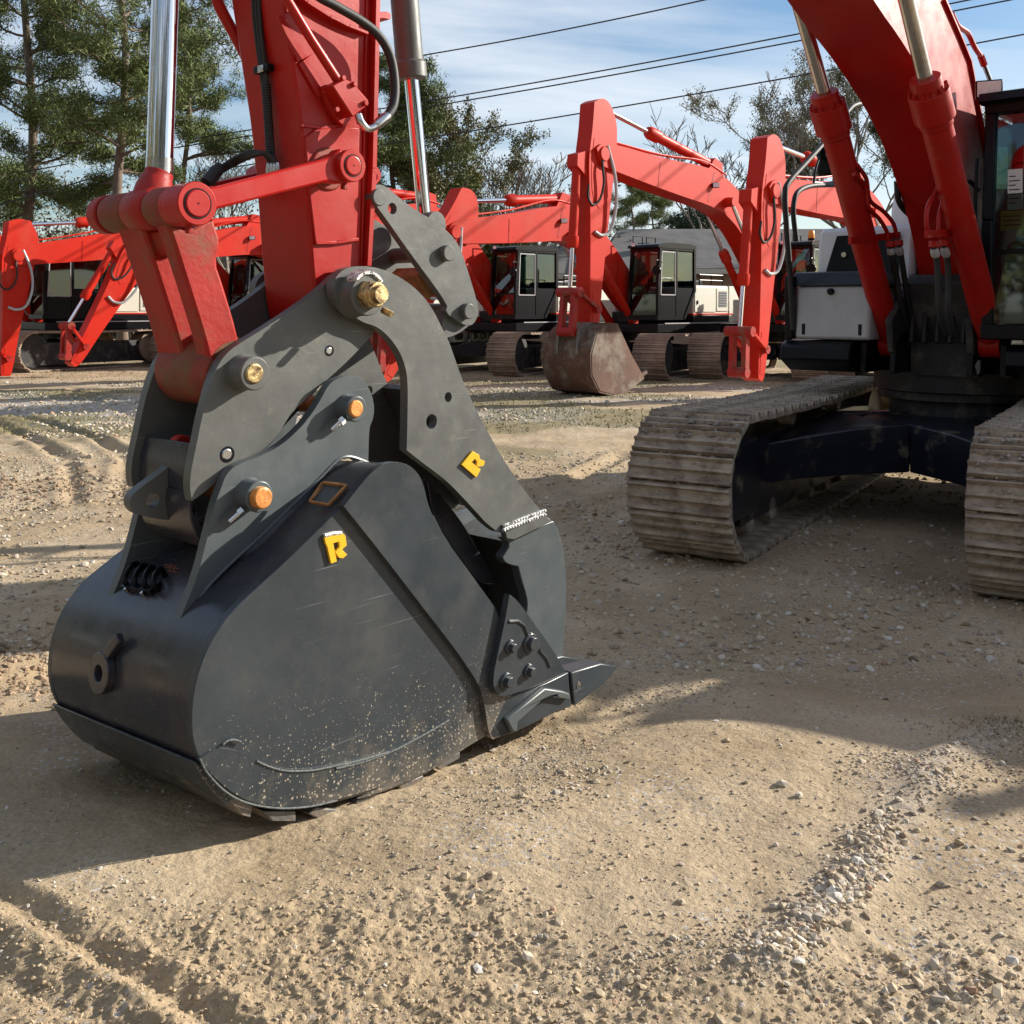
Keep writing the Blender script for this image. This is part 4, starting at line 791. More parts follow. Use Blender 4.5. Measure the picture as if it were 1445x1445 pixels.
def engine_house(root, detail, z0=1.42):
    """platform, housing with doors and grilles, counterweight, rails on the left side"""
    o = MB().box((-2.3, -1.30, z0 - .26), (1.32, 1.30, z0 - .02)).build("platform", "black_part", root, bevel=.02)
    MB().box((-2.3, 1.301, z0 - .03), (1.0, 1.315, z0 + .0)).build("platform_edge", "grey_panel", o)
    hs_ = MB().box((-2.25, -1.25, z0), (-.42, 1.25, z0 + 1.02)).build("engine_housing", "cream_panel", root, bevel=.04)
    MB().box((-2.26, -1.262, z0 + .0), (-.41, 1.262, z0 + .20)).build("lower_skirt", "black_part", hs_, bevel=.01)
    MB().box((-2.262, -1.268, z0 + .205), (-.408, 1.268, z0 + .245)).build("red_stripe", "red_far", hs_)
    for xa, xb in ((-1.55, -.48),):
        MB().box((xa, 1.25, z0 + .28), (xb, 1.275, z0 + .97)).build("access_door", "cream_panel", hs_, bevel=.012)
    fr = MB().box((-2.2, 1.25, z0 + .30), (-1.6, 1.275, z0 + .95)).build("grille_door", "cream_panel", hs_, bevel=.012)
    MB().box((-2.12, 1.27, z0 + .42), (-1.70, 1.281, z0 + .86)).build("grille", "dusty_black", fr)
    sl_ = MB()
    for k in range(9): sl_.box((-2.12, 1.281, z0 + .44 + k * .047), (-1.70, 1.29, z0 + .455 + k * .047))
    sl_.build("grille_slats", "grey_panel", fr)
    MB().box((-.62, 1.275, z0 + .50), (-.58, 1.30, z0 + .60)).build("latch", "black_part", hs_)
    MB().box((-.95, 1.276, z0 + .34), (-.70, 1.283, z0 + .50)).build("small_hatch", "cream_panel", hs_, bevel=.01)
    cw = MB().prism(rounded([(-2.27, z0 - .22), (-2.27, z0 + 1.02), (-2.75, z0 + 1.00), (-3.05, z0 + .75), (-3.1, z0 - .05), (-2.95, z0 - .22)], 2, 70), 1.27, -1.27).build("counterweight", "cream_panel", root, bevel=.03)
    MB().prism([(-2.28, z0 + .2), (-3.095, z0 + .2), (-3.097, z0 + .24), (-2.28, z0 + .24)], 1.275, 1.272).build("red_stripe", "red_far", cw)
    MB().box((-2.1, -.7, z0 + 1.02), (-.6, .5, z0 + 1.20)).build("hood", "black_part" if not detail else "white_panel", root, bevel=.04)
    r_ = MB()
    for y in (1.15,):
        for x in (-2.1, -1.5, -.9): r_.tube([(x, y, z0 + 1.0), (x, y, z0 + 1.32)], .018, 8)
        r_.tube([(-2.1, y, z0 + 1.32), (-.9, y, z0 + 1.32)], .018, 8); r_.tube([(-2.1, y, z0 + 1.17), (-.9, y, z0 + 1.17)], .014, 8)
    r_.build("handrail", "black_part", root)
    MB().lathe((-1.6, -.75, z0 + 1.0), (-1.6, -.75, z0 + 1.75), [(0, .07), (1, .07)], 16).build("exhaust", "black_part", root)
    # right-hand front box and turntable
    MB().box((-.30, -1.25, z0), (.75, -.50, z0 + .62)).build("fuel_tank", "cream_panel", root, bevel=.03)
    MB().box((-.28, -.44, z0), (1.0, .38, z0 + .30)).build("boom_bracket", "dusty_black", root, bevel=.02)
    MB().lathe((0, 0, 1.22), (0, 0, .92), [(0, .82), (.45, .82), (.46, .76), (1, .76)], 48).build("slew_ring", "dusty_black", root)
    return o

# ---------------- tracks
def track_path(L, r, n_sag=0.0):
    """closed loop in (x, z): front idler at +L/2-r, rear sprocket at -L/2+r"""
    cxf, cxr = L / 2 - r, -L / 2 + r; total = 2 * (cxf - cxr) + 2 * math.pi * r
    def at(s):
        s %= total; a = cxf - cxr
        if s < a: return Vector((cxr + s, 0, 0)), Vector((1, 0, 0))                                    # ground run, forward
        s -= a
        if s < math.pi * r: t = s / r - math.pi / 2; return Vector((cxf + r * math.cos(t), 0, r + r * math.sin(t))), Vector((-math.sin(t), 0, math.cos(t)))
        s -= math.pi * r
        if s < a:
            x = cxf - s; sag = -n_sag * math.sin(math.pi * s / a) ; return Vector((x, 0, 2 * r + sag)), Vector((-1, 0, 0))
        s -= a; t = math.pi / 2 + s / r; return Vector((cxr + r * math.cos(t), 0, r + r * math.sin(t))), Vector((-math.sin(t), 0, math.cos(t)))
    return total, at
def shoe_mb(width, pitch, seed):
    """triple-grouser shoe: x along the track, z outward"""
    rr = random.Random(seed); P = pitch * .93; t = .022; g = .044
    prof = [(-P / 2, 0), (-P / 2, g), (-P / 2 + .012, g), (-P / 2 + .03, t * .4), (-.018, t * .4), (-.008, g * .95), (.008, g * .95), (.018, t * .4), (P / 2 - .03, t * .4), (P / 2 - .012, g), (P / 2, g * .7), (P / 2 + .01, .0), (P / 2 + .01, -t), (-P / 2, -t)]
    k = 9; mb = MB(); vs = []; n = len(prof)
    for j in range(k + 1):
        y = -width / 2 + width * j / k
        for i, (x, z) in enumerate(prof):
            e = (rr.random() - .5)
            vs.append((x + e * .004, y + (e * .012 if j in (0, k) else 0), z + (abs(e) * .012 if i in (3, 4, 7, 8) else e * .004)))
    fs = [(j * n + i, j * n + (i + 1) % n, (j + 1) * n + (i + 1) % n, (j + 1) * n + i) for j in range(k) for i in range(n)]
    fs += [tuple(range(n)), tuple(k * n + i for i in range(n - 1, -1, -1))]
    return mb.add(vs, fs)
def undercarriage(root, loc, rz, L, r, gauge, width, pitch, detail, proto=None, z=0.0):
    """returns list of part objects; shoes are single pieces when detail"""
    M0 = Matrix.Translation(loc) @ Matrix.Rotation(rz, 4, 'Z')
    outp = []
    total, at = track_path(L - .07, r - .034, .03); n = int(round(total / pitch)); pt = total / n
    for sg in (1, -1):
        Mt = M0 @ Matrix.Translation((0, sg * gauge / 2, .034))
        if detail:
            f = MB().prism(rounded([(-L / 2 + .25, .14), (L / 2 - .75, .14), (L / 2 - .66, .3), (L / 2 - .66, .62), (L / 2 - .85, .74), (.3, .80), (-L / 2 + .9, .76), (-L / 2 + .3, .60)], 1), .20, -.20).build("track_frame", "navy_frame", root, bevel=.015)
            f.matrix_local = Mt
            idl_ = MB().lathe((L / 2 - r, .17, r), (L / 2 - r, -.17, r), [(0, r * .55), (.02, r - .09), (.98, r - .09), (1, r * .55)], 40).build("idler_wheel", "dusty_black", f)
            MB().box((L / 2 - r - .35, -.30, r - .27), (L / 2 - r + .36, .30, r + .30)).build("idler_cover", "navy_frame", f, bevel=.03)
            MB().lathe((-L / 2 + r, .2, r), (-L / 2 + r, -.2, r), [(0, r * .7), (1, r * .7)], 32).build("drive_sprocket", "dusty_black", f)
            for k in range(8):
                x = -L / 2 + .8 + k * (L - 1.75) / 7; MB().lathe((x, .20, .16), (x, -.20, .16), [(0, .09), (.2, .12), (.3, .095), (.7, .095), (.8, .12), (1, .09)], 24).build("track_roller", "muddy_steel", f)
            for x in (-.75, .75): MB().lathe((x, .2, 2 * r - .17), (x, -.2, 2 * r - .17), [(0, .09), (.2, .11), (.3, .08), (.7, .08), (.8, .11), (1, .09)], 24).build("top_roller", "muddy_steel", f); MB().box((x - .05, -.05, .7), (x + .05, .05, 2 * r - .2)).build("roller_bracket", "navy_frame", f)
            meshes = []
            for s in range(4):
                o = shoe_mb(width, pt, s).build("track_shoe", "muddy_steel", f, smooth=22); meshes.append(o.data); bpy.data.objects.remove(o)
            lk_ = MB(); 
            for k in range(n):
                p, t = at((k + .5) * pt); nrm = Vector((t.z, 0, -t.x))
                q = Matrix((t, Vector((0, 1, 0)) , nrm)).transposed()
                q = Matrix(((t.x, 0, nrm.x), (0, 1, 0), (t.z, 0, nrm.z)))
                if q.determinant() < 0: q = Matrix(((t.x, 0, nrm.x), (0, -1, 0), (t.z, 0, nrm.z)))
                o = bpy.data.objects.new("track_shoe", meshes[k % 4]); COL.objects.link(o); o.parent = f
                rj = random.Random(k * 7 + sg); o.matrix_local = Matrix.Translation(p + nrm * (rj.random() - .5) * .008) @ q.to_4x4() @ Matrix.Rotation(R((rj.random() - .5) * 1.6), 4, 'Y')
                for yy in (-.09, .09):
                    c = p - nrm * .06; lk_.beam(c - t * pt * .5 + Vector((0, yy, 0)), c + t * pt * .5 + Vector((0, yy, 0)), .04, .08, nrm)
            tag(lk_.build("track_chain", "muddy_steel", f), kind="stuff")
            # clods and gravel lying on the shoes of the top run and caked round the front
            cl_ = MB(); rr = random.Random(3 + sg)
            for k in range(2600):
                s = (total / 2 - 0.0) + (rr.random() * .50 - .03) * total if rr.random() < .8 else rr.random() * total
                p, t = at(s); nrm = Vector((t.z, 0, -t.x)); y = (rr.random() - .5) * width * .98; sz = rr.uniform(.006, .02) * (1.2 if nrm.z > .5 else .7)
                c = p + nrm * (.03 + sz * .2) + Vector((0, y, 0)); vs = [c + Vector((rr.uniform(.5, 1) * sz * a, rr.uniform(.5, 1) * sz * b, rr.uniform(.5, 1) * sz * e)) for a, b, e in ((1, 0, 0), (-1, 0, 0), (0, 1, 0), (0, -1, 0), (0, 0, 1), (0, 0, -1))]
                cl_.add(vs, [(0, 2, 4), (2, 1, 4), (1, 3, 4), (3, 0, 4), (2, 0, 5), (1, 2, 5), (3, 1, 5), (0, 3, 5)])
            tag(cl_.build("caked_gravel", "gravel_grey", f, smooth=0, recalc=False), kind="stuff")
            cl_ = MB()
            for k in range(4200):
                s = rr.random() * total; p, t = at(s); nrm = Vector((t.z, 0, -t.x)); y = (rr.random() - .5) * width * .93; sz = min(.022, rr.gammavariate(2.0, .0055) + .003)
                c = p + nrm * (.012 + sz * .15) + Vector((0, y, 0)); q2 = [c + t * rr.uniform(.5, 1.3) * sz, c - t * rr.uniform(.5, 1.3) * sz, c + Vector((0, rr.uniform(.7, 2.2) * sz, 0)), c - Vector((0, rr.uniform(.7, 2.2) * sz, 0)), c + nrm * rr.uniform(.5, .9) * sz]
                cl_.add(q2, [(0, 2, 4), (2, 1, 4), (1, 3, 4), (3, 0, 4)])
            tag(cl_.build("caked_mud", "muddy_steel", f, smooth=0, recalc=False), kind="stuff")
        else:
            if proto is None or sg == 1 or True:
                mb = MB(); sm = MB()
                base = [(-.5, 0), (-.5, .045), (-.38, .045), (-.3, .01), (-.06, .01), (-.03, .04), (.03, .04), (.06, .01), (.3, .01), (.38, .045), (.46, .04), (.48, -.02), (-.5, -.02)]
                for k in range(n):
                    p, t = at((k + .5) * pt); nrm = Vector((t.z, 0, -t.x)); vs = []
                    for y in (-width / 2, width / 2):
                        for bx_, bz in base: vs.append(p + t * bx_ * pt + nrm * bz + Vector((0, y, 0)))
                    m_ = len(base); fs = [(i, (i + 1) % m_, m_ + (i + 1) % m_, m_ + i) for i in range(m_)] + [tuple(range(m_)), tuple(range(2 * m_ - 1, m_ - 1, -1))]
                    mb.add(vs, fs)
                o = mb.build("track_shoes", "track_far", root, smooth=0); tag(o, kind="stuff"); o.matrix_local = Mt; outp.append(o)
                f = MB().prism(rounded([(-L / 2 + .25, .14), (L / 2 - .3, .16), (L / 2 - .25, .5), (L / 2 - .5, .78), (-L / 2 + .5, .78), (-L / 2 + .25, .5)], 1), .21, -.21).build("track_frame", "dusty_black", root); f.matrix_local = Mt; outp.append(f)
                MB().lathe((L / 2 - r, .26, r), (L / 2 - r, -.26, r), [(0, r * .5), (.02, r - .1), (.98, r - .1), (1, r * .5)], 28).build("idler_wheel", "dusty_black", f)
                MB().lathe((-L / 2 + r, .26, r), (-L / 2 + r, -.26, r), [(0, r * .5), (.02, r - .1), (.98, r - .1), (1, r * .5)], 28).build("drive_sprocket", "track_far", f)
    # centre frame
    xf = MB()
    xf.prism(rounded([(-.45, .50), (.45, .50), (.42, .84), (-.42, .84)], 0), .5, -.5)
    for sx in (-1, 1):
        for sy in (-1, 1):
            A, B = Vector((sx * .30, sy * .35, .66)), Vector((sx * 1.30, sy * (gauge / 2 + .06), .57)); dd_ = (B - A).normalized(); nn2 = Vector((-dd_.y, dd_.x, 0)).normalized(); rows = []
            for f_, hw_, hh_, dz_ in ((0, .46, .20, .0), (.35, .36, .19, .01), (.7, .28, .17, .0), (1, .26, .16, -.01)):
                c_ = A.lerp(B, f_) + Vector((0, 0, dz_)); rows += [c_ + nn2 * hw_ - Vector((0, 0, hh_)), c_ - nn2 * hw_ - Vector((0, 0, hh_)), c_ - nn2 * hw_ + Vector((0, 0, hh_)), c_ + nn2 * hw_ + Vector((0, 0, hh_))]
            xf.add(rows, [(j * 4 + k, j * 4 + (k + 1) % 4, j * 4 + 4 + (k + 1) % 4, j * 4 + 4 + k) for j in range(3) for k in range(4)] + [(3, 2, 1, 0), (12, 13, 14, 15)])
    o = xf.build("centre_frame", "navy_frame", root, bevel=.015 if detail else 0); o.matrix_local = M0; outp.append(o)
    return outp

mat("gravel_grey", (0.20, 0.175, 0.15), 0.9, var=0.5, vscale=40, dirt=(0.42, 0.39, 0.35), dscale=30, dlo=0.5, dhi=0.6)
# hero: local coordinates of its undercarriage
def to_local(X, Y, root=hero):
    v = Vector((X, Y, 0)) - root.location; c, s = math.cos(-root.rotation_euler.z), math.sin(-root.rotation_euler.z)
    return Vector((v.x * c - v.y * s, v.x * s + v.y * c, 0))
TR = R(32); rz_t = math.atan2(-math.cos(TR), -math.sin(TR))
undercarriage(hero, to_local(3.56, 8.86), rz_t - hero.rotation_euler.z, 5.6, .52, 2.22, .76, .20, True)
# hero upper structure
pf = MB()
pf.prism([(-2.4, 1.22), (-2.4, 1.50), (.62, 1.50), (.62, 1.22)], 1.35, -1.30)
for y0_, y1_ in ((-.64, -1.302), (1.352, .64)): pf.prism(rounded([(.55, 1.23), (.55, 1.505), (1.30, 1.505), (1.38, 1.46), (1.40, 1.34), (1.2, 1.23)], 0), y0_, y1_)
pf = pf.build("platform", "black_part", hero, bevel=.015)
MB().box((-.75, -.28, 1.215), (.92, .28, 1.5), ).build("bracket_base", "dusty_black", pf)
MB().prism([(.70, 1.45), (.86, 1.45), (.98, 2.02), (.90, 2.10), (.70, 1.9)], .30, -.30).build("hose_guard", "dusty_black", hero, bevel=.01)
hero_c = to_local(4.22, 9.55)
MB().lathe((hero_c.x, hero_c.y, 1.24), (hero_c.x, hero_c.y, .80), [(0, .80), (.42, .80), (.43, .76), (.60, .76), (.61, .66), (1, .66)], 64).build("slew_ring", "dusty_black", hero, bevel=.006)
for y in (-.33, .33):
    MB().prism(rounded([(-.2, 1.5), (1.25, 1.42), (1.3, 1.7), (.95, 1.95), (.55, 2.35), (.15, 2.35), (-.2, 1.9)], 1), y + .03, y - .03).build("boom_bracket", "dusty_black", hero, bevel=.01)
for l in (-.45, .45):
    for yy in (l - .13, l + .13): MB().prism(rounded([(.75, 1.24), (1.25, 1.24), (1.22, 1.5), (1.05, 1.6), (.85, 1.6), (.72, 1.45)], 1), yy + .025, yy - .025).build("ram_bracket", "black_part", hero, bevel=.006)
    f_ = fL if l < 0 else fR
    MB().lathe((f_.x, l + .17, f_.z - .05), (f_.x, l - .17, f_.z - .05), [(0, .05), (1, .05)], 20).build("ram_pin", "black_part", hero)
cab_parts(hero, -.45, 1.40, .46, 1.50, 1.55, 3.50, True)
lamp(hero, P3(1397, 126, .50) + Vector((.02, 0, 0)), (1, .35, -.1), .10)
MB().lathe((0, 0, 0), (0, 0, .001), [(0, .01), (1, .01)], 8)
# valve bank and dark machinery between the brackets
MB().box((-.6, -.5, 1.5), (.0, .42, 2.35)).build("valve_cover", "dusty_black", hero, bevel=.03)
for k in range(6):
    y = -.28 + k * .11; MB().tube(spline([(.1, y, 1.9), (.55, y, 2.05), (.9, y + .02, 1.75), (1.0, y + .03, 1.5)], 5), .022, 10).build("hydraulic_hose", "rubber", hero)
# box beside the boom with a lock, side cabinet with dark window, hood, stack
def A3(x, y, l): a, z = Q(x, y, l); return a, z
bx0 = 1.30
tb = MB().prism([(.55, 1.52), (bx0, 1.52), (bx0 - .04, 2.0), (.55, 2.0)], -.50, -1.20).build("tool_box", "grey_panel", hero, bevel=.03)
MB().prism(rounded([(.50, 2.0), (bx0 - .02, 2.0), (bx0 - .10, 2.13), (.50, 2.16)], 0), -.46, -1.25).build("box_lid", "navy_frame", tb, bevel=.015)
MB().box((bx0 - .02, -1.13, 1.56), (bx0 - .0, -1.10, 1.66)).build("hinge", "black_part", tb, bevel=.004)
MB().box((bx0 - .02, -.60, 1.56), (bx0 - .0, -.57, 1.66)).build("hinge", "black_part", tb, bevel=.004)
MB().lathe((bx0 - .04, -.86, 1.95), (bx0 + .01, -.86, 1.95), [(0, .03), (.7, .03), (1, .02)], 20).build("lock", "black_part", tb)
MB().box((bx0 - .1, -1.30, 1.52), (bx0 - .0, -1.22, 2.1)).build("box_side", "black_part", tb, bevel=.01)
cbx = .78
cb = MB().prism(rounded([(-.6, 2.0), (cbx + .06, 2.0), (cbx + .0, 2.50), (cbx - .10, 2.58), (-.6, 2.60)], 1), -.30, -1.22).build("side_cabinet", "white_panel", hero, bevel=.04)
MB().add([(cbx + .058, -.42, 2.12), (cbx + .058, -1.12, 2.12), (cbx + .020, -1.02, 2.48), (cbx + .020, -.42, 2.48)], [(0, 1, 2, 3)]).build("cabinet_window", "black_part", cb)
MB().lathe((cbx + .03, -.93, 2.30), (cbx + .075, -.93, 2.30), [(0, .028), (1, .024)], 16).build("lock", "steel", cb)
hd = MB().prism(rounded([(-2.2, 2.4), (-.62, 2.4), (-.50, 2.75), (-.62, 3.02), (-2.2, 3.02)], 1), .30, -1.05).build("hood", "white_panel", hero, bevel=.05)
es = MB(); cen_s = Vector((-.85, -.50, 0))
es.add([(cen_s.x + sx * w_, cen_s.y + sy * w_ * .7, z) for z, w_ in ((3.0, .19), (3.45, .15), (3.46, .10), (4.2, .09)) for sx, sy in ((-1, -1), (1, -1), (1, 1), (-1, 1))], [(j * 4 + k, j * 4 + (k + 1) % 4, j * 4 + 4 + (k + 1) % 4, j * 4 + 4 + k) for j in range(3) for k in range(4)] + [(12, 13, 14, 15)])
es.build("exhaust", "black_part", hero, bevel=.01)
MB().box((-2.3, -1.25, 1.5), (-.7, 1.30, 2.5)).build("engine_housing", "cream_panel", hero, bevel=.04)
MB().prism(rounded([(-2.35, 1.2), (-2.35, 2.6), (-3.0, 2.55), (-3.2, 2.2), (-3.2, 1.3), (-3.0, 1.15)], 2, 70), 1.3, -1.3).build("counterweight", "cream_panel", hero, bevel=.03)
# handrail and mirror at the front left corner of the platform
def hp(pts, l, ref=None): return [P3(*c4([p])[0], l) for p in pts]
HR = -1.22
mb = MB(); mb.tube(spline(hp([(465, 1400), (452, 1180), (436, 960), (430, 830), (445, 775), (520, 690), (600, 600), (690, 480), (730, 445), (790, 440)], HR), 8), .026, 14)
mb.tube(spline(hp([(478, 1025), (466, 920), (468, 860), (485, 815), (540, 790), (640, 785)], HR), 8), .024, 14)
mb.build("handrail", "rubber", hero)
mb = MB(); mb.tube(spline(hp([(552, 775), (560, 720), (578, 660)], HR), 5), .012, 10); mb.tube(spline(hp([(552, 775), (600, 778), (650, 770)], HR), 5), .012, 10); mb.build("mirror_bracket", "black_part", hero)
P_ = P3(*c4([(607, 685)])[0], HR); MB().box(P_ - Vector((.03, .09, .14)), P_ + Vector((.03, .09, .14))).build("mirror", "black_part", hero, bevel=.02)
P_ = P3(*c4([(590, 650)])[0], HR); MB().box(P_ - Vector((.05, .05, .05)), P_ + Vector((.05, .05, .05))).build("mirror_joint", "black_part", hero, bevel=.015)
MB().tube(spline([P3(*c4([p])[0], -.30) for p in ((905, 770), (912, 850), (945, 900), (985, 925))], 6), .026, 12).build("hydraulic_hose", "rubber", hero)


# ================================================================ the row of parked excavators
THB = R(43)
def ram2(root, p0, p1, split, rb, rr_, y=0, mt="red_far", rev=False):
    """cylinder between two points in the machine's side plane; barrel part from p0"""
    a, b = Vector((p0[0], y, p0[1])), Vector((p1[0], y, p1[1])); m = a.lerp(b, split); d = (b - a).normalized()
    o = MB().lathe(a, m, [(0, rb), (.86, rb), (.865, rb * 1.3), (.97, rb * 1.3), (1, rb * 1.05)], 20).build("hydraulic_cylinder", mt, root)
    MB().cyl(m - d * .05, b, rr_, n=18).build("cylinder_rod", "chrome", o)
    e = MB(); e.lathe(b + Vector((0, .09, 0)), b - Vector((0, .09, 0)), [(0, rr_ * 2.2), (1, rr_ * 2.2)], 18); e.lathe(a + Vector((0, .09, 0)), a - Vector((0, .09, 0)), [(0, rb * 1.05), (1, rb * 1.05)], 18); e.build("pin_eye", mt, o)
    return o
def rot2(p, ang, org): c, s = math.cos(ang), math.sin(ang); return (org[0] + p[0] * c - p[1] * s, org[1] + p[0] * s + p[1] * c)
UPPER = None
def clone(o, parent):
    c = o.copy(); COL.objects.link(c); c.parent = parent
    for ch in o.children: clone(ch, c)
    return c
def far_excavator(px, Y, tip, bottom, label, bucket_on=False, theta=THB, dark=0, track_rz=R(13), shoes=True):
    """tip = boom/stick pivot, bottom = stick foot pin, both (forward, height)"""
    global UPPER
    X = (px - 722.5) / F_ * Y
    root = empty("excavator", (X, Y, hz(X, Y) * .5), math.atan2(-math.cos(theta), -math.sin(theta)))
    tag(root, label, "excavator", "excavators parked in a row")
    if UPPER is None:
        engine_house(root, False); cab_parts(root, -.35, 1.40, .42, 1.38, 1.50, 3.45, False)
        UPPER = list(root.children)
        mb = MB(); mb.lathe((.2, .95, 3.5), (.2, .95, 3.62), [(0, .07), (1, .06)], 14); 
        mb = MB()
        for xx in (.35, .95): 
            mb.tube([(xx, .55, 3.52), (xx, .55, 3.72), (xx + .42, .55, 3.72), (xx + .42, .55, 3.52)], .016, 6)
        UPPER.append(mb.build("roof_rail", "black_part", root))
        UPPER += undercarriage(root, (.25, 0, 0), track_rz, 5.3, .58, 2.6, .86, .19, False)
        UPPER.append(lamp(root, (1.42, .60, 3.48), (1, 0, 0), .07))
        mb = MB(); mb.tube(spline([(1.3, 1.42, 3.0), (1.62, 1.5, 3.05), (1.66, 1.5, 2.9)], 4), .014, 6); UPPER.append(mb.build("mirror_bracket", "black_part", root))
        mb = MB(); mb.lathe((1.66, 1.5, 2.78), (1.64, 1.5, 2.78), [(0, .13), (1, .13)], 16); UPPER.append(mb.build("mirror", "black_part", root))
    else:
        for o in UPPER: clone(o, root)
    # boom
    foot = (.45, 1.80); ang = math.atan2(tip[1] - foot[1], tip[0] - foot[0]); Lb = math.dist(tip, foot); k = Lb / 7.3
    bp = [(-.2, .15), (-.2, -.2), (.15, -.28), (.8, -.05), (2.0, .62), (2.8, .92), (3.6, .90), (5.0, .42), (7.0, -.18), (7.3, -.26), (7.52, 0), (7.38, .26), (5.6, .95), (4.2, 1.62), (3.4, 1.78), (2.5, 1.66), (1.4, 1.15), (.4, .5)]
    bp = [rot2((x * k, y), ang, foot) for x, y in bp]
    b = MB().prism(rounded(bp, 2, 70), .26, -.26).build("boom", "red_far", root)
    W_ = lambda x, y: rot2((x * k, y), ang, foot)
    MB().prism([W_(x, y) for x, y in ((3.9, .05 + .8), (3.95, .87), (3.95, 1.62), (3.9, 1.66))], .264, .262).build("boom_seam", "red_paint", b)
    p = W_(3.3, 1.2); MB().lathe((p[0], .42, p[1]), (p[0], -.42, p[1]), [(0, .12), (1, .12)], 20).build("ram_pin", "red_far", b)
    for y in (-.40, .40): ram2(root, (1.15, 1.45), p, .62, .10, .05, y)
    t_ = W_(7.3, 0); MB().lathe((t_[0], .30, t_[1]), (t_[0], -.30, t_[1]), [(0, .14), (.1, .17), (.9, .17), (1, .14)], 24).build("pivot_boss", "red_far", b)
    lp = W_(5.0, .9); lamp(root, (W_(3.9, 1.3)[0], .36, W_(3.9, 1.3)[1]), (.7, .7, 0), .08)
    mb = MB()
    for yy in (.16, .08): mb.tube(spline([(W_(x, h_)[0], yy, W_(x, h_)[1]) for x, h_ in ((3.4, 1.90), (4.3, 1.72), (5.6, 1.06), (7.0, .48))], 5), .022, 8)
    mb.build("boom_pipes", "red_far", b)
    for x_ in (1.35, 5.6):
        a_, b2_ = W_(x_, .25 if x_ < 2 else .26), W_(x_ + .1, 1.0 if x_ < 2 else .80); MB().beam((a_[0], .262, a_[1]), (b2_[0], .262, b2_[1]), .03, .008, (0, 1, 0)).build("boom_seam", "red_paint", b)
    # stick
    sa = math.atan2(bottom[1] - tip[1], bottom[0] - tip[0]); Ls = math.dist(tip, bottom); ks = Ls / 3.7
    V_ = lambda x, y: rot2((x * ks, y), sa, tip)      # +y is the cylinder (outer) side
    sp_ = [(-1.15, -.22), (-1.2, .05), (-1.05, .30), (-.5, .32), (.1, .40), (.6, .36), (1.4, .26), (3.6, .13), (3.85, .10), (3.9, -.05), (3.75, -.16), (2.6, -.22), (.8, -.40), (.1, -.48), (-.3, -.52), (-.8, -.48)]
    s_ = MB().prism(rounded([V_(x, y) for x, y in sp_], 2, 44), .19, -.19).build("stick", "red_far", root)
    MB().prism(rounded([V_(x, y) for x, y in ((-.35, -.36), (-.3, .26), (.3, .32), (.95, .24), (1.15, .0), (.9, -.30), (.2, -.40))], 1), .198, .188).build("doubler", "red_far", s_)
    MB().prism([V_(x, y) for x, y in ((2.9, .10), (3.75, .06), (3.75, -.13), (2.9, -.17))], .197, .188).build("doubler", "red_far", s_)
    e0 = V_(-1.05, -.22); ram2(root, W_(3.75, 1.95), e0, .62, .115, .055, 0)
    MB().prism([W_(3.4, 1.6), W_(4.1, 1.45), W_(3.9, 2.05), W_(3.6, 2.08)], .16, -.16).build("cylinder_bracket", "red_far", b)
    h0 = V_(.25, .55); h1 = V_(2.95, .60); ram2(root, h0, h1, .66, .095, .045, 0)
    MB().prism([V_(-.05, .3), V_(.6, .25), V_(.35, .70), V_(.1, .70)], .14, -.14).build("cylinder_bracket", "red_far", s_)
    for yy in (.24, -.24): MB().beam((V_(3.25, -.02)[0], yy, V_(3.25, -.02)[1]), (h1[0], yy, h1[1]), .06, .12, (0, 1, 0)).build("side_link", "red_worn" if bucket_on else "red_far", root)
    MB().lathe((V_(3.25, -.02)[0], .3, V_(3.25, -.02)[1]), (V_(3.25, -.02)[0], -.3, V_(3.25, -.02)[1]), [(0, .085), (1, .085)], 18).build("link_pin", "red_worn", s_)
    tb_ = MB().lathe((h1[0], .30, h1[1]), (h1[0], -.30, h1[1]), [(0, .10), (1, .10)], 20).build("link_tube", "red_worn", root)
    hb = (h1[0] + (.10 if bucket_on else .04), h1[1] - .80)
    for yy in (.14, -.14): MB().beam((h1[0], yy, h1[1]), (hb[0], yy, hb[1]), .14, .10, (0, 1, 0)).build("link_leg", "red_worn", tb_)
    MB().lathe((hb[0], .2, hb[1]), (hb[0], -.2, hb[1]), [(0, .10), (1, .10)], 18).build("link_foot", "red_worn", tb_)
    for (pts, y_) in (([(-.1, .05), (.3, .05), (.6, .0), (.95, .05), (1.1, .22), (.95, .38), (.7, .42)], .24), ([(-.2, -.10), (.4, -.34), (1.0, -.42), (1.55, -.32), (1.7, -.10), (1.65, .12)], .26)):
        MB().tube(spline([(V_(x, y)[0], y_ + .05 * math.sin(i), V_(x, y)[1]) for i, (x, y) in enumerate(pts)], 5), .035 if y_ > .25 else .025, 8).build("hydraulic_hose", "grey_panel" if y_ > .25 else "rubber", s_)
    if bucket_on:
        bb = V_(3.72, 0); o0 = Vector(bb)
        prof = [(-.25, .12), (.15, .15), (.45, -.05), (.62, -.45), (.60, -.85), (.35, -1.18), (-.1, -1.28), (-.55, -1.22), (-1.15, -.98)]
        pr = [(bb[0] + x, bb[1] + z) for x, z in prof]; inn = offs(pr, -.04)
        bk = MB().prism(pr + inn[::-1], .62, -.62).build("bucket", "rusty_bucket", root)
        for yy in (.62, -.60): MB().prism(pr + [(bb[0] - .75, bb[1] - .55)], yy + .01, yy - .03).build("side_plate", "rusty_bucket", bk)
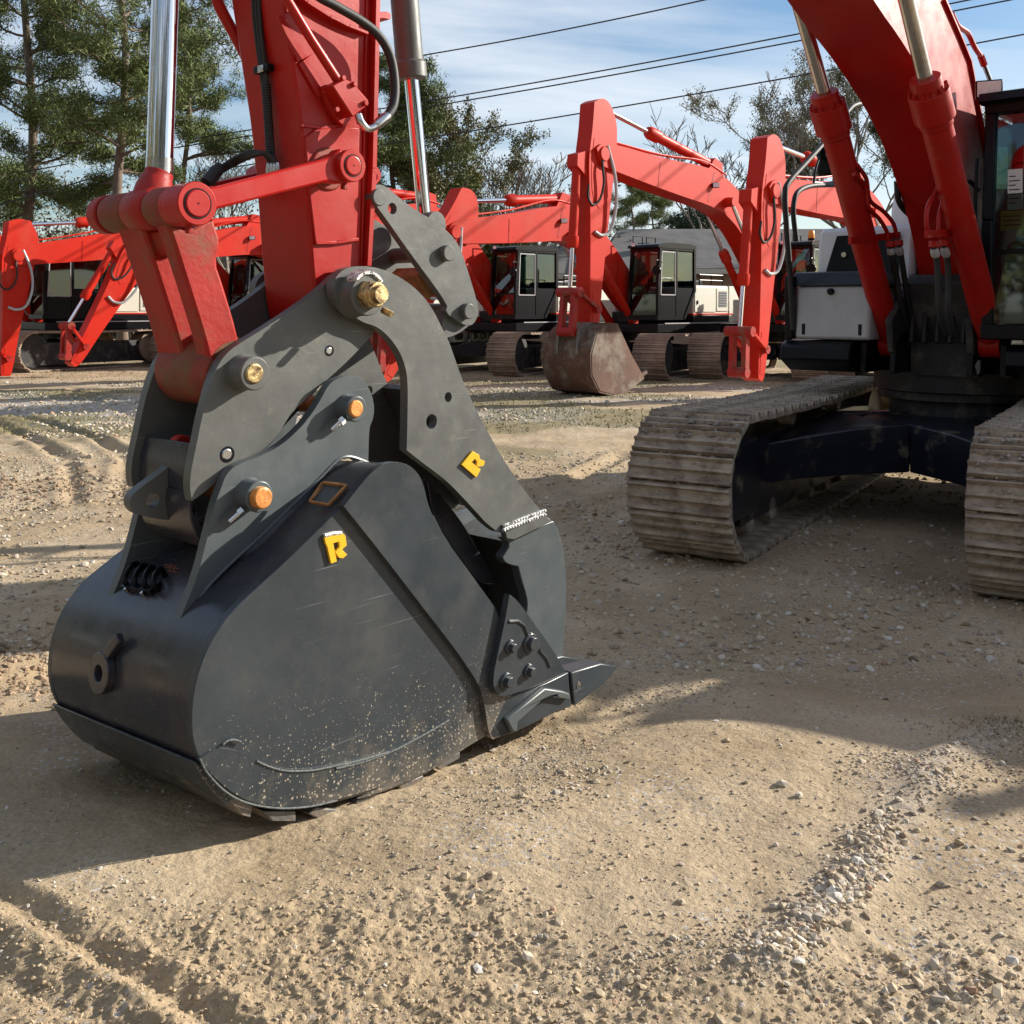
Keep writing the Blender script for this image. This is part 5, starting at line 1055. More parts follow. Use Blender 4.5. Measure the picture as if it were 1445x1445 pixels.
        for yy in (.28, -.25): MB().prism(rounded([(bb[0] - .35, bb[1] - .02), (bb[0] - .2, bb[1] + .16), (bb[0] + .35, bb[1] + .2), (bb[0] + .62, bb[1] + .0), (bb[0] + .66, bb[1] - .45), (bb[0] + .3, bb[1] - .1)], 1), yy + .02, yy - .04).build("bucket_ear", "worn_steel", bk)
        for k2 in range(5): y = -.5 + k2 * .25; MB().beam((bb[0] - 1.05, y, bb[1] - 1.0), (bb[0] - 1.38, y, bb[1] - .88), .09, .07).build("tooth", "rusty_bucket", bk)
    return root
far_excavator(100, 31.5, (7.4, 3.9), (8.6, .75), "excavator at the far left of the row, its arm reaching out of the picture")
far_excavator(490, 33.5, (7.3, 3.35), (9.0, .45), "excavator whose tilted bare arm shows left of the near machine's bucket link")
far_excavator(366, 33.0, (7.6, 3.2), (7.9, .10), "excavator of the row whose upright arm stands at the left edge of the picture")
far_excavator(725, 29.8, (7.3, 3.9), (7.6, .6), "excavator with its black cab just right of the grey thumb link")
far_excavator(912, 28.5, (7.6, 3.5), (9.45, .45), "excavator with a low level boom, its cab behind the muddy bucket's upright arm")
m3 = far_excavator(1112, 27.5, (8.35, 5.0), (8.6, 1.35), "excavator with a muddy rusty bucket on the ground and its boom raised high", bucket_on=True)
m4 = far_excavator(1290, 26.3, (7.7, 4.15), (8.12, .55), "excavator with a bare upright red arm right of the muddy bucket")

o = far_excavator(1, 7.7, (7.35, 3.9), (7.9, .6), "excavator standing out of view to the right, its shade falling on the yard", theta=R(222))
o.location = (8.3, 7.25, 0.05)

bc = MB().lathe((.75, 1.05, 3.54), (.75, 1.05, 3.60), [(0, .085), (1, .085)], 20).build("beacon_base", "black_part", m3)
MB().lathe((.75, 1.05, 3.60), (.75, 1.05, 3.80), [(0, .085), (.8, .078), (1, .05)], 20).build("amber_dome", "amber", bc)

# ================================================================ ground
def ground_mat():
    m = bpy.data.materials.new("ground_soil"); m.use_nodes = True; t = m.node_tree; b = t.nodes["Principled BSDF"]; b.inputs["Roughness"].default_value = 0.92; b.inputs["Specular IOR Level"].default_value = 0.2
    N = lambda ty: t.nodes.new(ty); co = N("ShaderNodeTexCoord").outputs["Object"]
    def noise(sc, det=6, ro=.6, dist=0):
        n = N("ShaderNodeTexNoise"); n.inputs["Scale"].default_value = sc; n.inputs["Detail"].default_value = det; n.inputs["Roughness"].default_value = ro; n.inputs["Distortion"].default_value = dist
        t.links.new(co, n.inputs["Vector"]); return n.outputs["Fac"]
    def ramp(f, lo, hi, c0, c1):
        r = N("ShaderNodeValToRGB"); r.color_ramp.elements[0].position = lo; r.color_ramp.elements[1].position = hi; r.color_ramp.elements[0].color = (*c0, 1); r.color_ramp.elements[1].color = (*c1, 1); t.links.new(f, r.inputs[0]); return r.outputs[0]
    def mix(f, a, c):
        x = N("ShaderNodeMixRGB"); t.links.new(f, x.inputs[0]) if not isinstance(f, float) else setattr(x.inputs[0], "default_value", f)
        for i, v in ((1, a), (2, c)):
            if isinstance(v, tuple): x.inputs[i].default_value = (*v, 1)
            else: t.links.new(v, x.inputs[i])
        return x.outputs[0]
    va = N("ShaderNodeVertexColor"); va.layer_name = "soil"; sp = N("ShaderNodeSeparateColor"); t.links.new(va.outputs[0], sp.inputs[0])
    sand = ramp(noise(1.3), .3, .72, (.44, .345, .23), (.56, .45, .31))
    damp = ramp(noise(2.5, 7, .65), .3, .7, (.33, .25, .155), (.46, .355, .23))
    c = mix(ramp(noise(.7, 6, .62, .6), .42, .60, (0, 0, 0), (1, 1, 1)), sand, damp)
    c = mix(sp.outputs[0], c, damp)                                                        # churned earth
    gv = N("ShaderNodeTexVoronoi"); gv.inputs["Scale"].default_value = 42; t.links.new(co, gv.inputs["Vector"])
    gcol = ramp(gv.outputs["Color"], .1, .9, (.24, .20, .165), (.58, .54, .49))
    gm = N("ShaderNodeMath"); gm.operation = 'LESS_THAN'; gm.inputs[1].default_value = .34; t.links.new(gv.outputs["Distance"], gm.inputs[0])
    gm2 = N("ShaderNodeMath"); gm2.operation = 'MULTIPLY'; t.links.new(gm.outputs[0], gm2.inputs[0])
    gx = ramp(noise(1.6, 5), .52, .60, (0, 0, 0), (1, 1, 1)); t.links.new(gx, gm2.inputs[1])
    c = mix(gm2.outputs[0], c, gcol)
    fine = ramp(noise(70, 4, .7), .35, .7, (.72, .70, .68), (1.15, 1.14, 1.12)); ml = N("ShaderNodeMixRGB"); ml.blend_type = 'MULTIPLY'; ml.inputs[0].default_value = .8; t.links.new(c, ml.inputs[1]); t.links.new(fine, ml.inputs[2]); c = ml.outputs[0]
    gravel = ramp(noise(9, 8, .75), .35, .68, (.26, .225, .185), (.56, .52, .47))
    c = mix(sp.outputs[1], c, gravel)
    grass = ramp(noise(14, 7, .7), .35, .65, (.05, .058, .018), (.16, .155, .062)); c = mix(sp.outputs[2], c, grass)
    t.links.new(c, b.inputs["Base Color"])
    bn = N("ShaderNodeBump"); bn.inputs["Strength"].default_value = .55; bn.inputs["Distance"].default_value = .012; t.links.new(noise(55, 8, .72), bn.inputs["Height"])
    bn2 = N("ShaderNodeBump"); bn2.inputs["Strength"].default_value = .5; bn2.inputs["Distance"].default_value = .05; t.links.new(noise(9, 6, .65), bn2.inputs["Height"]); t.links.new(bn.outputs[0], bn2.inputs["Normal"])
    t.links.new(bn2.outputs[0], b.inputs["Normal"]); return m
MATS["soil"] = ground_mat()
def masks(x, y):
    churn = sstep(.05, .3, fbm(x, y, .8, 4, 71)) * sstep(14, 6, y) * .9
    low = sstep(2.72, 2.42, y + .12 * x) * sstep(.2, -.2, x); churn = np.maximum(churn, low * .9)
    for a, b, dep, wd in RUTS:
        q, _ = segdist(x, y, a, b); churn = np.maximum(churn, .8 * np.exp(-(q / (wd * 2.2)) ** 2))
    far = sstep(14, 17, y)
    gr = far * sstep(-.12, .10, fbm(x, y * 2.4, .35, 4, 81)) * sstep(27, 20, y) + .4 * np.exp(-(ridge_d(x, y) / .08) ** 2)
    gr = np.clip(gr, 0, 1)
    gs = sstep(.02, .16, fbm(x, y * 2.0, .28, 4, 91)) * sstep(10.5, 13, y) + sstep(31, 38, y)
    patch, _ = segdist(x, y, gp(1405, 1028), gp(1450, 1010)); gs = np.maximum(gs, .35 * np.exp(-(patch / .22) ** 2))
    return np.clip(churn, 0, 1), gr, np.clip(gs, 0, 1) * .5
ys = np.concatenate([np.geomspace(1.35, 1.9, 40)[:-1], np.geomspace(1.9, 6, 520)[:-1], np.geomspace(6, 90, 330)]); ny, nx = len(ys), 560
t = np.linspace(-1, 1, nx); rr_ = .62 * t + .9 * np.sign(t) * np.abs(t) ** 7
XX = rr_[None, :] * (ys[:, None] + .35); YY = np.repeat(ys[:, None], nx, 1)
ZZ = height(XX, YY)
V = np.stack([XX, YY, ZZ], -1).reshape(-1, 3)
ii = np.arange(ny - 1)[:, None] * nx + np.arange(nx - 1)[None, :]; Fq = np.stack([ii, ii + 1, ii + nx + 1, ii + nx], -1).reshape(-1, 4)
def np_mesh(name, V, F):
    me = bpy.data.meshes.new(name); n = F.shape[1]; me.vertices.add(len(V)); me.vertices.foreach_set("co", V.astype(np.float32).ravel())
    me.loops.add(F.size); me.loops.foreach_set("vertex_index", F.astype(np.int32).ravel()); me.polygons.add(len(F)); me.polygons.foreach_set("loop_start", np.arange(0, F.size, n, dtype=np.int32)); me.update(calc_edges=True); me.validate(); return me
me = np_mesh("ground", V, Fq)
me.polygons.foreach_set("use_smooth", np.ones(len(Fq), bool))
a_, g_, s_ = masks(V[:, 0], V[:, 1]); colr = np.stack([a_, g_, s_, np.ones_like(a_)], -1).astype(np.float32)
vc = me.color_attributes.new("soil", 'FLOAT_COLOR', 'POINT'); vc.data.foreach_set("color", colr.ravel())
me.materials.append(MATS["soil"]); gr = bpy.data.objects.new("ground", me); COL.objects.link(gr); gr["kind"] = "structure"
# surrounding land to the horizon, under the detailed sheet
W2 = MB().box((-900, -300, -.9), (900, 1500, -.25)); far_g = W2.build("surrounding_ground", "soil_far", None) if False else None
mat("far_earth", (0.16, 0.13, 0.075), 0.95, var=0.4, vscale=.05)
fg = W2.build("land", "far_earth", None, smooth=0); fg["kind"] = "structure"
mat("dirt_behind", (0.34, 0.245, 0.155), 0.95, var=0.2, vscale=.8)
bk_ = MB().box((-60, -60, -.2), (60, 1.36, .16)).build("yard_ground", "dirt_behind", None, smooth=0); bk_["kind"] = "structure"

# ---------------- gravel: stones as real pebbles
ico_v = []; 
ph = (1 + 5 ** .5) / 2
ico_v = np.array([(-1, ph, 0), (1, ph, 0), (-1, -ph, 0), (1, -ph, 0), (0, -1, ph), (0, 1, ph), (0, -1, -ph), (0, 1, -ph), (ph, 0, -1), (ph, 0, 1), (-ph, 0, -1), (-ph, 0, 1)]) / math.hypot(1, ph)
ico_f = np.array([(0, 11, 5), (0, 5, 1), (0, 1, 7), (0, 7, 10), (0, 10, 11), (1, 5, 9), (5, 11, 4), (11, 10, 2), (10, 7, 6), (7, 1, 8), (3, 9, 4), (3, 4, 2), (3, 2, 6), (3, 6, 8), (3, 8, 9), (4, 9, 5), (2, 4, 11), (6, 2, 10), (8, 6, 7), (9, 8, 1)])
def stone_mat():
    m = bpy.data.materials.new("pebble"); m.use_nodes = True; t = m.node_tree; b = t.nodes["Principled BSDF"]; b.inputs["Roughness"].default_value = .85
    va = t.nodes.new("ShaderNodeVertexColor"); va.layer_name = "tone"; n = t.nodes.new("ShaderNodeTexNoise"); n.inputs["Scale"].default_value = 90; co = t.nodes.new("ShaderNodeTexCoord"); t.links.new(co.outputs["Object"], n.inputs["Vector"])
    r = t.nodes.new("ShaderNodeValToRGB"); r.color_ramp.elements[0].color = (.7, .68, .66, 1); r.color_ramp.elements[1].color = (1.15, 1.15, 1.15, 1); t.links.new(n.outputs["Fac"], r.inputs[0])
    x = t.nodes.new("ShaderNodeMixRGB"); x.blend_type = 'MULTIPLY'; x.inputs[0].default_value = 1; t.links.new(va.outputs[0], x.inputs[1]); t.links.new(r.outputs[0], x.inputs[2]); t.links.new(x.outputs[0], b.inputs["Base Color"]); return m
MATS["pebble"] = stone_mat()
def pebbles(name, P, sz, tone, label, flat=.65):
    n = len(P); base = ico_v[None] * (1 + .28 * (rng.random((n, 12, 1)) - .5) * 2)
    sc = np.stack([rng.uniform(.75, 1.3, n), rng.uniform(.7, 1.1, n), rng.uniform(flat - .2, flat + .2, n)], -1)[:, None, :]
    a = rng.uniform(0, 2 * np.pi, n); ca, sa = np.cos(a)[:, None], np.sin(a)[:, None]; v = base * sc; tx = rng.uniform(-.5, .5, n)[:, None]
    v[:, :, 2] += v[:, :, 0] * tx
    x = v[:, :, 0] * ca - v[:, :, 1] * sa; y = v[:, :, 0] * sa + v[:, :, 1] * ca; v = np.stack([x, y, v[:, :, 2]], -1) * sz[:, None, None]
    z0 = height(P[:, 0], P[:, 1]); v[:, :, 0] += P[:, 0][:, None]; v[:, :, 1] += P[:, 1][:, None]; v[:, :, 2] += (z0 + sz * .18 + (P[:, 2] if P.shape[1] > 2 else 0))[:, None]
    F = (ico_f[None] + 12 * np.arange(n)[:, None, None]).reshape(-1, 3); me = np_mesh(name, v.reshape(-1, 3), F)
    c = np.repeat(tone, 12, 0); c = np.concatenate([c, np.ones((len(c), 1))], 1).astype(np.float32)
    at_ = me.color_attributes.new("tone", 'FLOAT_COLOR', 'POINT'); at_.data.foreach_set("color", c.ravel()); me.materials.append(MATS["pebble"])
    me.polygons.foreach_set("use_smooth", np.zeros(len(F), bool)); o = bpy.data.objects.new(name, me); COL.objects.link(o); tag(o, label, "gravel", kind="stuff"); return o
def tones(n, warm=.5):
    pal = np.array([(.46, .38, .27), (.52, .46, .37), (.33, .26, .18), (.60, .56, .49), (.36, .31, .25), (.48, .38, .25), (.42, .27, .19)]); w_ = np.array([.3, .2, .15, .09, .1, .13, .03]); w_ /= w_.sum()
    return pal[rng.choice(len(pal), n, p=w_)] * rng.uniform(.8, 1.15, (n, 1))
def scatter(n, y0, y1, keep, ratio=.60, pw=1.0):
    out = []; tot = 0
    while tot < n:
        u = rng.random(n * 2); y = 1 / ((1 / y0 - 1 / y1) * u + 1 / y1) if pw == 1 else y0 + (y1 - y0) * u; x = (rng.random(n * 2) * 2 - 1) * ratio * y
        m = rng.random(n * 2) < keep(x, y); out.append(np.stack([x[m], y[m]], -1)); tot += m.sum()
    return np.concatenate(out)[:n]
def kg(x, y):   # thin everywhere on the right, sparse on the smooth sand
    return np.clip(.10 + 1.5 * sstep(-.02, .35, fbm(x, y, 1.4, 3, 55)), 0, 1) * np.clip(.12 + sstep(-.5, .5, x), 0, 1) * np.clip(.3 + sstep(2.3, 2.8, y) + sstep(.4, .8, x), 0, 1)
P = scatter(26000, 1.9, 7.0, kg); pebbles("fine_gravel", P, rng.gamma(2.4, .00125, len(P)).clip(.0013, .008), tones(len(P)), "fine gravel scattered over the sandy yard in front")
P = scatter(600, 1.9, 7.5, lambda x, y: kg(x, y) * sstep(-.35, .35, x)); pebbles("loose_stones", P, rng.gamma(3, .0025, len(P)).clip(.004, .018), tones(len(P)), "loose larger stones strewn on the right of the yard")
# stones heaped along the low ridge
pts = []
for _ in range(2300):
    i = min(len(RIDGE) - 2, int(rng.beta(1.1, 1.9) * (len(RIDGE) - 1))); u = rng.random(); a, b = RIDGE[i], RIDGE[i + 1]
    wd = .038 if i < 3 else .055; pts.append((a[0] + (b[0] - a[0]) * u + rng.normal(0, wd), a[1] + (b[1] - a[1]) * u + rng.normal(0, wd * .8)))
P = np.array(pts); P = P[fbm(P[:, 0], P[:, 1], 3.0, 3, 63) + .22 * rng.normal(0, 1, len(P)) > -.12]; pebbles("gravel_ridge", P, rng.gamma(2.6, .0023, len(P)).clip(.002, .018), tones(len(P)) * 1.1, "low ridge of pale stones at the lower right")
c0 = [gp(1400, 1400), gp(1290, 1395), gp(730, 1330), gp(640, 1240), gp(1360, 1380), gp(1180, 1440), gp(960, 1415)]
pts = np.array([(c[0] + rng.normal(0, .14), c[1] + rng.normal(0, .09)) for c in c0 for _ in range(30)]); pebbles("stone_patches", pts, rng.gamma(3, .0026, len(pts)).clip(.003, .018), tones(len(pts)) * 1.1, "small clusters of stones near the front edge")
# crumbs of dry soil where the yard has been churned
P = scatter(9000, 1.9, 6.0, lambda x, y: rough_mask(x, y) ** 1.5 * np.where(x < .4, 1, .5)); tn = np.array([(.48, .37, .235)]) * rng.uniform(.65, 1.15, (len(P), 1)); pebbles("soil_crumbs", P, rng.gamma(2.0, .0017, len(P)).clip(.0012, .007), tn, "crumbs of dry soil on churned ground")
# mid distance: shade under the machine and the bright gravel strip beyond
P = scatter(20000, 5.0, 13, lambda x, y: .35 + sstep(-.1, .3, fbm(x, y, .9, 3, 60)), pw=2); pebbles("yard_gravel", P, rng.gamma(2.4, .0040, len(P)).clip(.004, .030), tones(len(P)), "gravel around the near machine's tracks")
P = scatter(9000, 14, 25, lambda x, y: sstep(-.05, .12, fbm(x, y * 2.4, .35, 4, 81)), pw=2); pebbles("far_gravel", P, rng.gamma(3, .0065, len(P)).clip(.010, .045), tones(len(P)) * 1.25, "pale gravel strip in front of the parked row")
def clods(cx_, cy_, n, s, sz, label):
    P = np.stack([cx_ + rng.normal(0, s, n), cy_ + rng.normal(0, s * .7, n)], -1); pebbles("clods", P, rng.gamma(2.5, sz / 2.5, n).clip(sz * .3, sz * 2.5), np.array([(.36, .26, .17)]) * rng.uniform(.6, 1.2, (n, 1)), label)
x, y = gp(40, 925, .12); clods(x, y, 1700, .45, .009, "heap of brown clods left of the bucket")
x, y = gp(60, 690, 0); clods(x, y, 1200, .8, .013, "brown clods beside the ruts on the left")
# grass tufts
mat("grass_blade", (0.17, 0.165, 0.06), 0.8, var=.4, vscale=4, dirt=(.26, .22, .11), dscale=6, dlo=.45, dhi=.6)
def grass(name, P, hmin, hmax, label, w_=.012):
    n = len(P); a = rng.uniform(0, 2 * np.pi, n); h = rng.uniform(hmin, hmax, n); le = rng.normal(0, .45, (n, 2)) * h[:, None]; z = height(P[:, 0], P[:, 1]); dx_, dy_ = np.cos(a) * w_, np.sin(a) * w_
    v = np.stack([np.stack([P[:, 0] - dx_, P[:, 1] - dy_, z], -1), np.stack([P[:, 0] + dx_, P[:, 1] + dy_, z], -1), np.stack([P[:, 0] + le[:, 0], P[:, 1] + le[:, 1], z + h], -1)], 1)
    me = np_mesh(name, v.reshape(-1, 3), np.arange(3 * n).reshape(-1, 3)); me.materials.append(MATS["grass_blade"]); o = bpy.data.objects.new(name, me); COL.objects.link(o); tag(o, label, "grass", kind="stuff")
P = scatter(16000, 14, 29, lambda x, y: sstep(.02, .16, fbm(x, y * 2.0, .28, 4, 91)) * sstep(10.5, 13, y) + .5 * sstep(23, 26, y), pw=2); grass("grass", P, .015, .055, "thin winter grass between the yard and the parked row")
P = np.array([gp(1430, 1025)]) + rng.normal(0, 1, (500, 2)) * np.array([.14, .12]); grass("weeds", P, .004, .014, "small green weeds in the gravel at the right edge", .003)

# ================================================================ trees
mat("pine_bark", (0.16, 0.115, 0.085), 0.9, var=.35, vscale=6, bump=.6, bscale=14)
mat("bare_bark", (0.21, 0.175, 0.145), 0.9, var=.3, vscale=6)
mat("pine_needles", (0.115, 0.145, 0.043), 0.65, var=.45, vscale=.9); MATS["pine_needles"].node_tree.nodes["Principled BSDF"].inputs["Specular IOR Level"].default_value = .3
mat("olive_leaves", (0.13, 0.125, 0.045), 0.7, var=.4, vscale=.8)
mat("pale_leaves", (0.22, 0.21, 0.11), 0.7, var=.35, vscale=.8)
mat("dark_leaves", (0.030, 0.045, 0.016), 0.7, var=.4, vscale=.8)
def leaf_mesh(name, C, nper, spread, ln, wd, m, par, up=.3, nd=None):
    """tufts of thin leaves or needles round the centres C"""
    C = np.repeat(np.asarray(C), nper, 0); n = len(C)
    d = rng.normal(0, 1, (n, 3)); d[:, 2] += up; d /= np.linalg.norm(d, axis=1)[:, None]; s = np.cross(d, rng.normal(0, 1, (n, 3))); s /= np.linalg.norm(s, axis=1)[:, None] + 1e-9
    o = C + rng.normal(0, spread, (n, 3)); L = rng.uniform(.6, 1.2, (n, 1)) * ln; w = wd * rng.uniform(.7, 1.3, (n, 1))
    v = np.stack([o - s * w, o + s * w, o + d * L + s * w * .3, ], 1); me = np_mesh(name, v.reshape(-1, 3), np.arange(3 * n).reshape(-1, 3)); me.materials.append(MATS[m])
    ob = bpy.data.objects.new(name, me); COL.objects.link(ob); ob.parent = par; return ob
def wood_base(X, Y): return (X, Y, 0)
def pine(X, Y, H, r, crown0, label, seed, crown_r=4.0, dens=1.0, px_trunk=None, group=None, lean=0.0):
    rr = random.Random(seed); root = empty("pine_tree", (X, Y, -.1)); tag(root, label, "pine tree", group)
    pts = [Vector((lean * H * (i / 10) ** 2 + .15 * math.sin(i * 1.3 + seed), .12 * math.cos(i + seed), H * i / 10)) for i in range(11)]
    tk = MB().tube(pts, r, 12, r * .25).build("trunk", "pine_bark", root)
    def trunk_at(z): i = min(9.99, z / H * 10); k = int(i); return pts[k].lerp(pts[k + 1], i - k)
    br = MB(); cents = []
    z = crown0
    while z < H * .98:
        f = (z - crown0) / (H - crown0); n = rr.choice((1, 2, 2, 3))
        for _ in range(n):
            a = rr.uniform(0, 2 * math.pi); L = crown_r * (1.0 - .75 * f ** 1.5) * rr.uniform(.45, 1.05) * (.7 if f < .06 else 1)
            p0 = trunk_at(z); p = p0.copy(); d = Vector((math.cos(a), math.sin(a), rr.uniform(-.05, .35) + .35 * f)); P_ = [p.copy()]; seg = 6
            for i in range(seg):
                d = (d + Vector((rr.uniform(-.28, .28), rr.uniform(-.28, .28), rr.uniform(-.22, .20)))).normalized(); p = p + d * L / seg; P_.append(p.copy())
                if i >= 1:
                    for _ in range(rr.choice((1, 2, 2, 3))):
                        td = (d + Vector((rr.uniform(-1, 1), rr.uniform(-1, 1), rr.uniform(-.4, .7)))).normalized(); tl = L * rr.uniform(.12, .30); e = p + td * tl; br.tube([p, p.lerp(e, .5) + Vector((0, 0, -.03)), e], .016, 4, .008)
                        for q in range(rr.choice((2, 3))): cents.append(tuple(p.lerp(e, .45 + .35 * q) + Vector((rr.uniform(-.15, .15), rr.uniform(-.15, .15), rr.uniform(-.05, .16)))))
            br.tube(P_, .055 * (1 - .6 * f) + .012, 5, .012)
        z += rr.uniform(.34, .80) / dens
    tag(br.build("branches", "pine_bark", root), kind=None)
    leaf_mesh("needles", cents, 48, .17, .25, .020, "pine_needles", root, .4)
    return root
def bare_tree(X, Y, H, label, seed, cat="bare tree", leaves=None, m="bare_bark", nper=5, group=None, spread=.5, levels=5, r0=.16, lsz=(.09, .05)):
    rr = random.Random(seed); root = empty("bare_tree" if leaves is None else "broadleaf_tree", (X, Y, -.1)); tag(root, label, cat, group); tw = MB(); cents = []; tr = MB()
    def grow(p, d, L, r, lv):
        r = max(r, Y * .00042)
        n = 4; P_ = [p.copy()]
        for i in range(n):
            d = (d + Vector((rr.uniform(-.22, .22), rr.uniform(-.22, .22), rr.uniform(-.06, .16)))).normalized(); p = p + d * L / n; P_.append(p.copy())
        (tr if lv >= levels - 1 else tw).tube(P_, r, 7 if lv >= levels - 1 else (5 if lv > 2 else 3), r * .6)
        if lv <= 2 and leaves:
            for q in P_[1:]: cents.append(tuple(q))
        if lv == 0: return
        for k in range(rr.choice((2, 3, 3)) if lv > 1 else rr.choice((3, 4))):
            ax = Vector((rr.uniform(-1, 1), rr.uniform(-1, 1), rr.uniform(-.05, .8))).normalized(); nd_ = (d * (1 - spread * .5) + ax * spread * rr.uniform(.7, 1.3)).normalized()
            start = P_[rr.choice((2, 3, 4))] if k else P_[4]
            grow(start, nd_, L * rr.uniform(.58, .82), r * rr.uniform(.5, .65), lv - 1)
    grow(Vector((0, 0, 0)), Vector((rr.uniform(-.08, .08), rr.uniform(-.08, .08), 1)), H * .36, r0, levels)
    tr.build("trunk", m, root); tw.build("branches", m, root)
    if leaves: leaf_mesh("foliage", cents, nper, .12, lsz[0], lsz[1], leaves, root, 0)
    return root
def wx(px, Y): return (px - 722.5) / F_ * Y
pine(wx(40, 38), 38, 23, .21, 5.6, "tall pine with a straight trunk at the left edge", 3, 4.2, 1.0)
pine(wx(170, 36), 36, 22, .20, 6.3, "tall pine just left of the chrome cylinder rod", 8, 4.4, 1.05)
pine(wx(262, 44), 44, 16, .17, 6.4, "bushy lower pine between the chrome rod and the red arm", 12, 3.6, .85)
pine(wx(-60, 41), 41, 24, .22, 6.0, "pine rising at the picture's left border, trunk out of view", 15, 4.6, 1.0)
pine(wx(556, 42), 42, 12.0, .17, 4.6, "olive green pine behind the grey thumb cylinder", 21, 3.8, 1.9)
bare_tree(wx(612, 43), 43, 10.5, "half leafy tree right of the grey thumb cylinder", 5, "tree", "olive_leaves", nper=18, spread=.8)
bare_tree(wx(335, 45), 45, 9.5, "bare branching tree just left of the red arm", 9, spread=.8)
bare_tree(wx(700, 50), 50, 8.8, "slender bare tree left of the raised boom", 11, leaves=None)
bare_tree(wx(755, 52), 52, 8.6, "bare tree with ivy beside the upright arm", 14, "tree", "olive_leaves", nper=3)
bare_tree(wx(655, 52), 52, 8.0, "thin bare tree above the level boom", 17)
bare_tree(wx(1054, 60), 60, 15.5, "rounded bare tree standing alone above the house roof", 19, spread=.75, levels=6, r0=.2)
bare_tree(wx(1172, 60), 60, 17, "broad half bare oak between boom and arm cylinder", 23, "tree", "pale_leaves", nper=9, spread=.8, levels=6, r0=.22)
bare_tree(wx(1240, 62), 62, 17, "oak with grey green leaves behind the left boom cylinder", 24, "tree", "olive_leaves", nper=10, spread=.8, levels=6, r0=.22)
bare_tree(wx(1400, 44), 44, 15, "leafy oak at the right edge above the cab", 26, "tree", "pale_leaves", nper=8, spread=.8, levels=6, r0=.22)
bare_tree(wx(1470, 47), 47, 12, "oak mostly outside the right border", 27, "tree", "olive_leaves", nper=8, spread=.8, levels=6, r0=.22)
bare_tree(wx(640, 47), 47, 8.5, "bare grey tree beside the half leafy one", 41, spread=.75, levels=6)
bare_tree(wx(725, 49), 49, 8.8, "bare tree between the slender one and the ivy clad one", 42, spread=.7, levels=6)
bare_tree(wx(785, 54), 54, 9.2, "bare tree just left of the raised upright arm", 43, spread=.7, levels=6)
bare_tree(wx(300, 47), 47, 8.6, "low bare tree between the chrome rod and the red arm", 44, spread=.8, levels=6)
pine(wx(893, 85), 85, 12.5, .16, 8.2, "left of the two small distant pines under the raised boom", 31, 2.6, 1.0)
pine(wx(922, 88), 88, 13, .16, 8.6, "right of the two small distant pines under the raised boom", 32, 2.6, 1.0)
def bush(px, Y, w, h, z0, label, m, n, seed, cat="tree"):
    root = empty("bushy_tree", (wx(px, Y), Y, 0)); tag(root, label, cat); r2 = np.random.default_rng(seed); MB().tube([(0, 0, 0), (0, 0, z0 + h * .4)], .15, 6, .08).build("trunk", "pine_bark", root)
    k = 40; c = r2.normal(0, 1, (k, 3)); c /= np.linalg.norm(c, axis=1)[:, None]; c *= r2.uniform(.35, .9, (k, 1)) * np.array([w / 2, w / 2, h / 2]); pts = (c[r2.integers(0, k, n)] + r2.normal(0, .12, (n, 3)) * np.array([w, w, h]) * .55 + np.array([0, 0, z0 + h / 2]))
    leaf_mesh("foliage", pts, 8, .16, .16, .07, m, root, .2); return root
bush(982, 75, 4.5, 3.6, 6.0, "dark rounded evergreen behind the house under the raised boom", "dark_leaves", 1500, 1)
bush(1040, 78, 5.0, 3.6, 7.5, "dark evergreen left of the bare upright arm", "dark_leaves", 1500, 2)
bush(700, 47, 4.0, 3.4, 2.6, "bushy green tree under the slender bare tree", "olive_leaves", 1500, 3)
bush(108, 42, 4.6, 2.4, 1.4, "dark bush behind the left boom", "dark_leaves", 1400, 4)
# the wood behind the yard reads as one mass: thin stems and twigs
st_ = MB(); rr = random.Random(77); cents = []
for i in range(520):
    px = rr.uniform(-260, 1800); Y = rr.uniform(49, 64)
    if 865 < px < 1240 and Y < 58: Y += 10
    x = wx(px, Y); h = rr.uniform(4.0, 8.2) * (1.0 if px < 860 else .62); p = Vector((x, Y, -.3)); d = Vector((rr.uniform(-.12, .12), rr.uniform(-.1, .1), 1)); P_ = [p]
    for k in range(4): d = (d + Vector((rr.uniform(-.2, .2), rr.uniform(-.2, .2), .1))).normalized(); P_.append(P_[-1] + d * h / 4)
    st_.tube(P_, rr.uniform(.03, .07), 4, .015)
    for k in range(9):
        q = P_[rr.choice((1, 2, 3, 4))]; e = q + Vector((rr.uniform(-1.2, 1.2), rr.uniform(-.8, .8), rr.uniform(.1, 1.5))); st_.tube([q, q.lerp(e, .5) + Vector((0, 0, -.08)), e], .014, 3, .006)
        cents += [tuple(q.lerp(e, u)) for u in (.5, .8, 1)]
o = st_.build("thicket", "bare_bark", None, smooth=0, recalc=False); tag(o, "brown leafless thicket behind the row of machines", "thicket", kind="stuff")
mat("dead_leaves", (0.15, 0.115, 0.065), .85, var=.4, vscale=.6, dirt=(.07, .075, .03), dscale=.25, dlo=.45, dhi=.6)
o = leaf_mesh("undergrowth", cents, 4, .35, .16, .09, "dead_leaves", None, .1); tag(o, "dry undergrowth between the stems of the thicket", "undergrowth", kind="stuff")
rr2 = np.random.default_rng(5); n = 15000; Yb = rr2.uniform(58, 72, n); pxb = rr2.uniform(-400, 1900, n)
top_h = np.where(pxb < 860, 5.4, 3.6) + 1.4 * fbm(pxb * .01, Yb * 0, 1.0, 3, 3); pts = np.stack([(pxb - 722.5) / F_ * Yb, Yb, rr2.random(n) * top_h], -1)
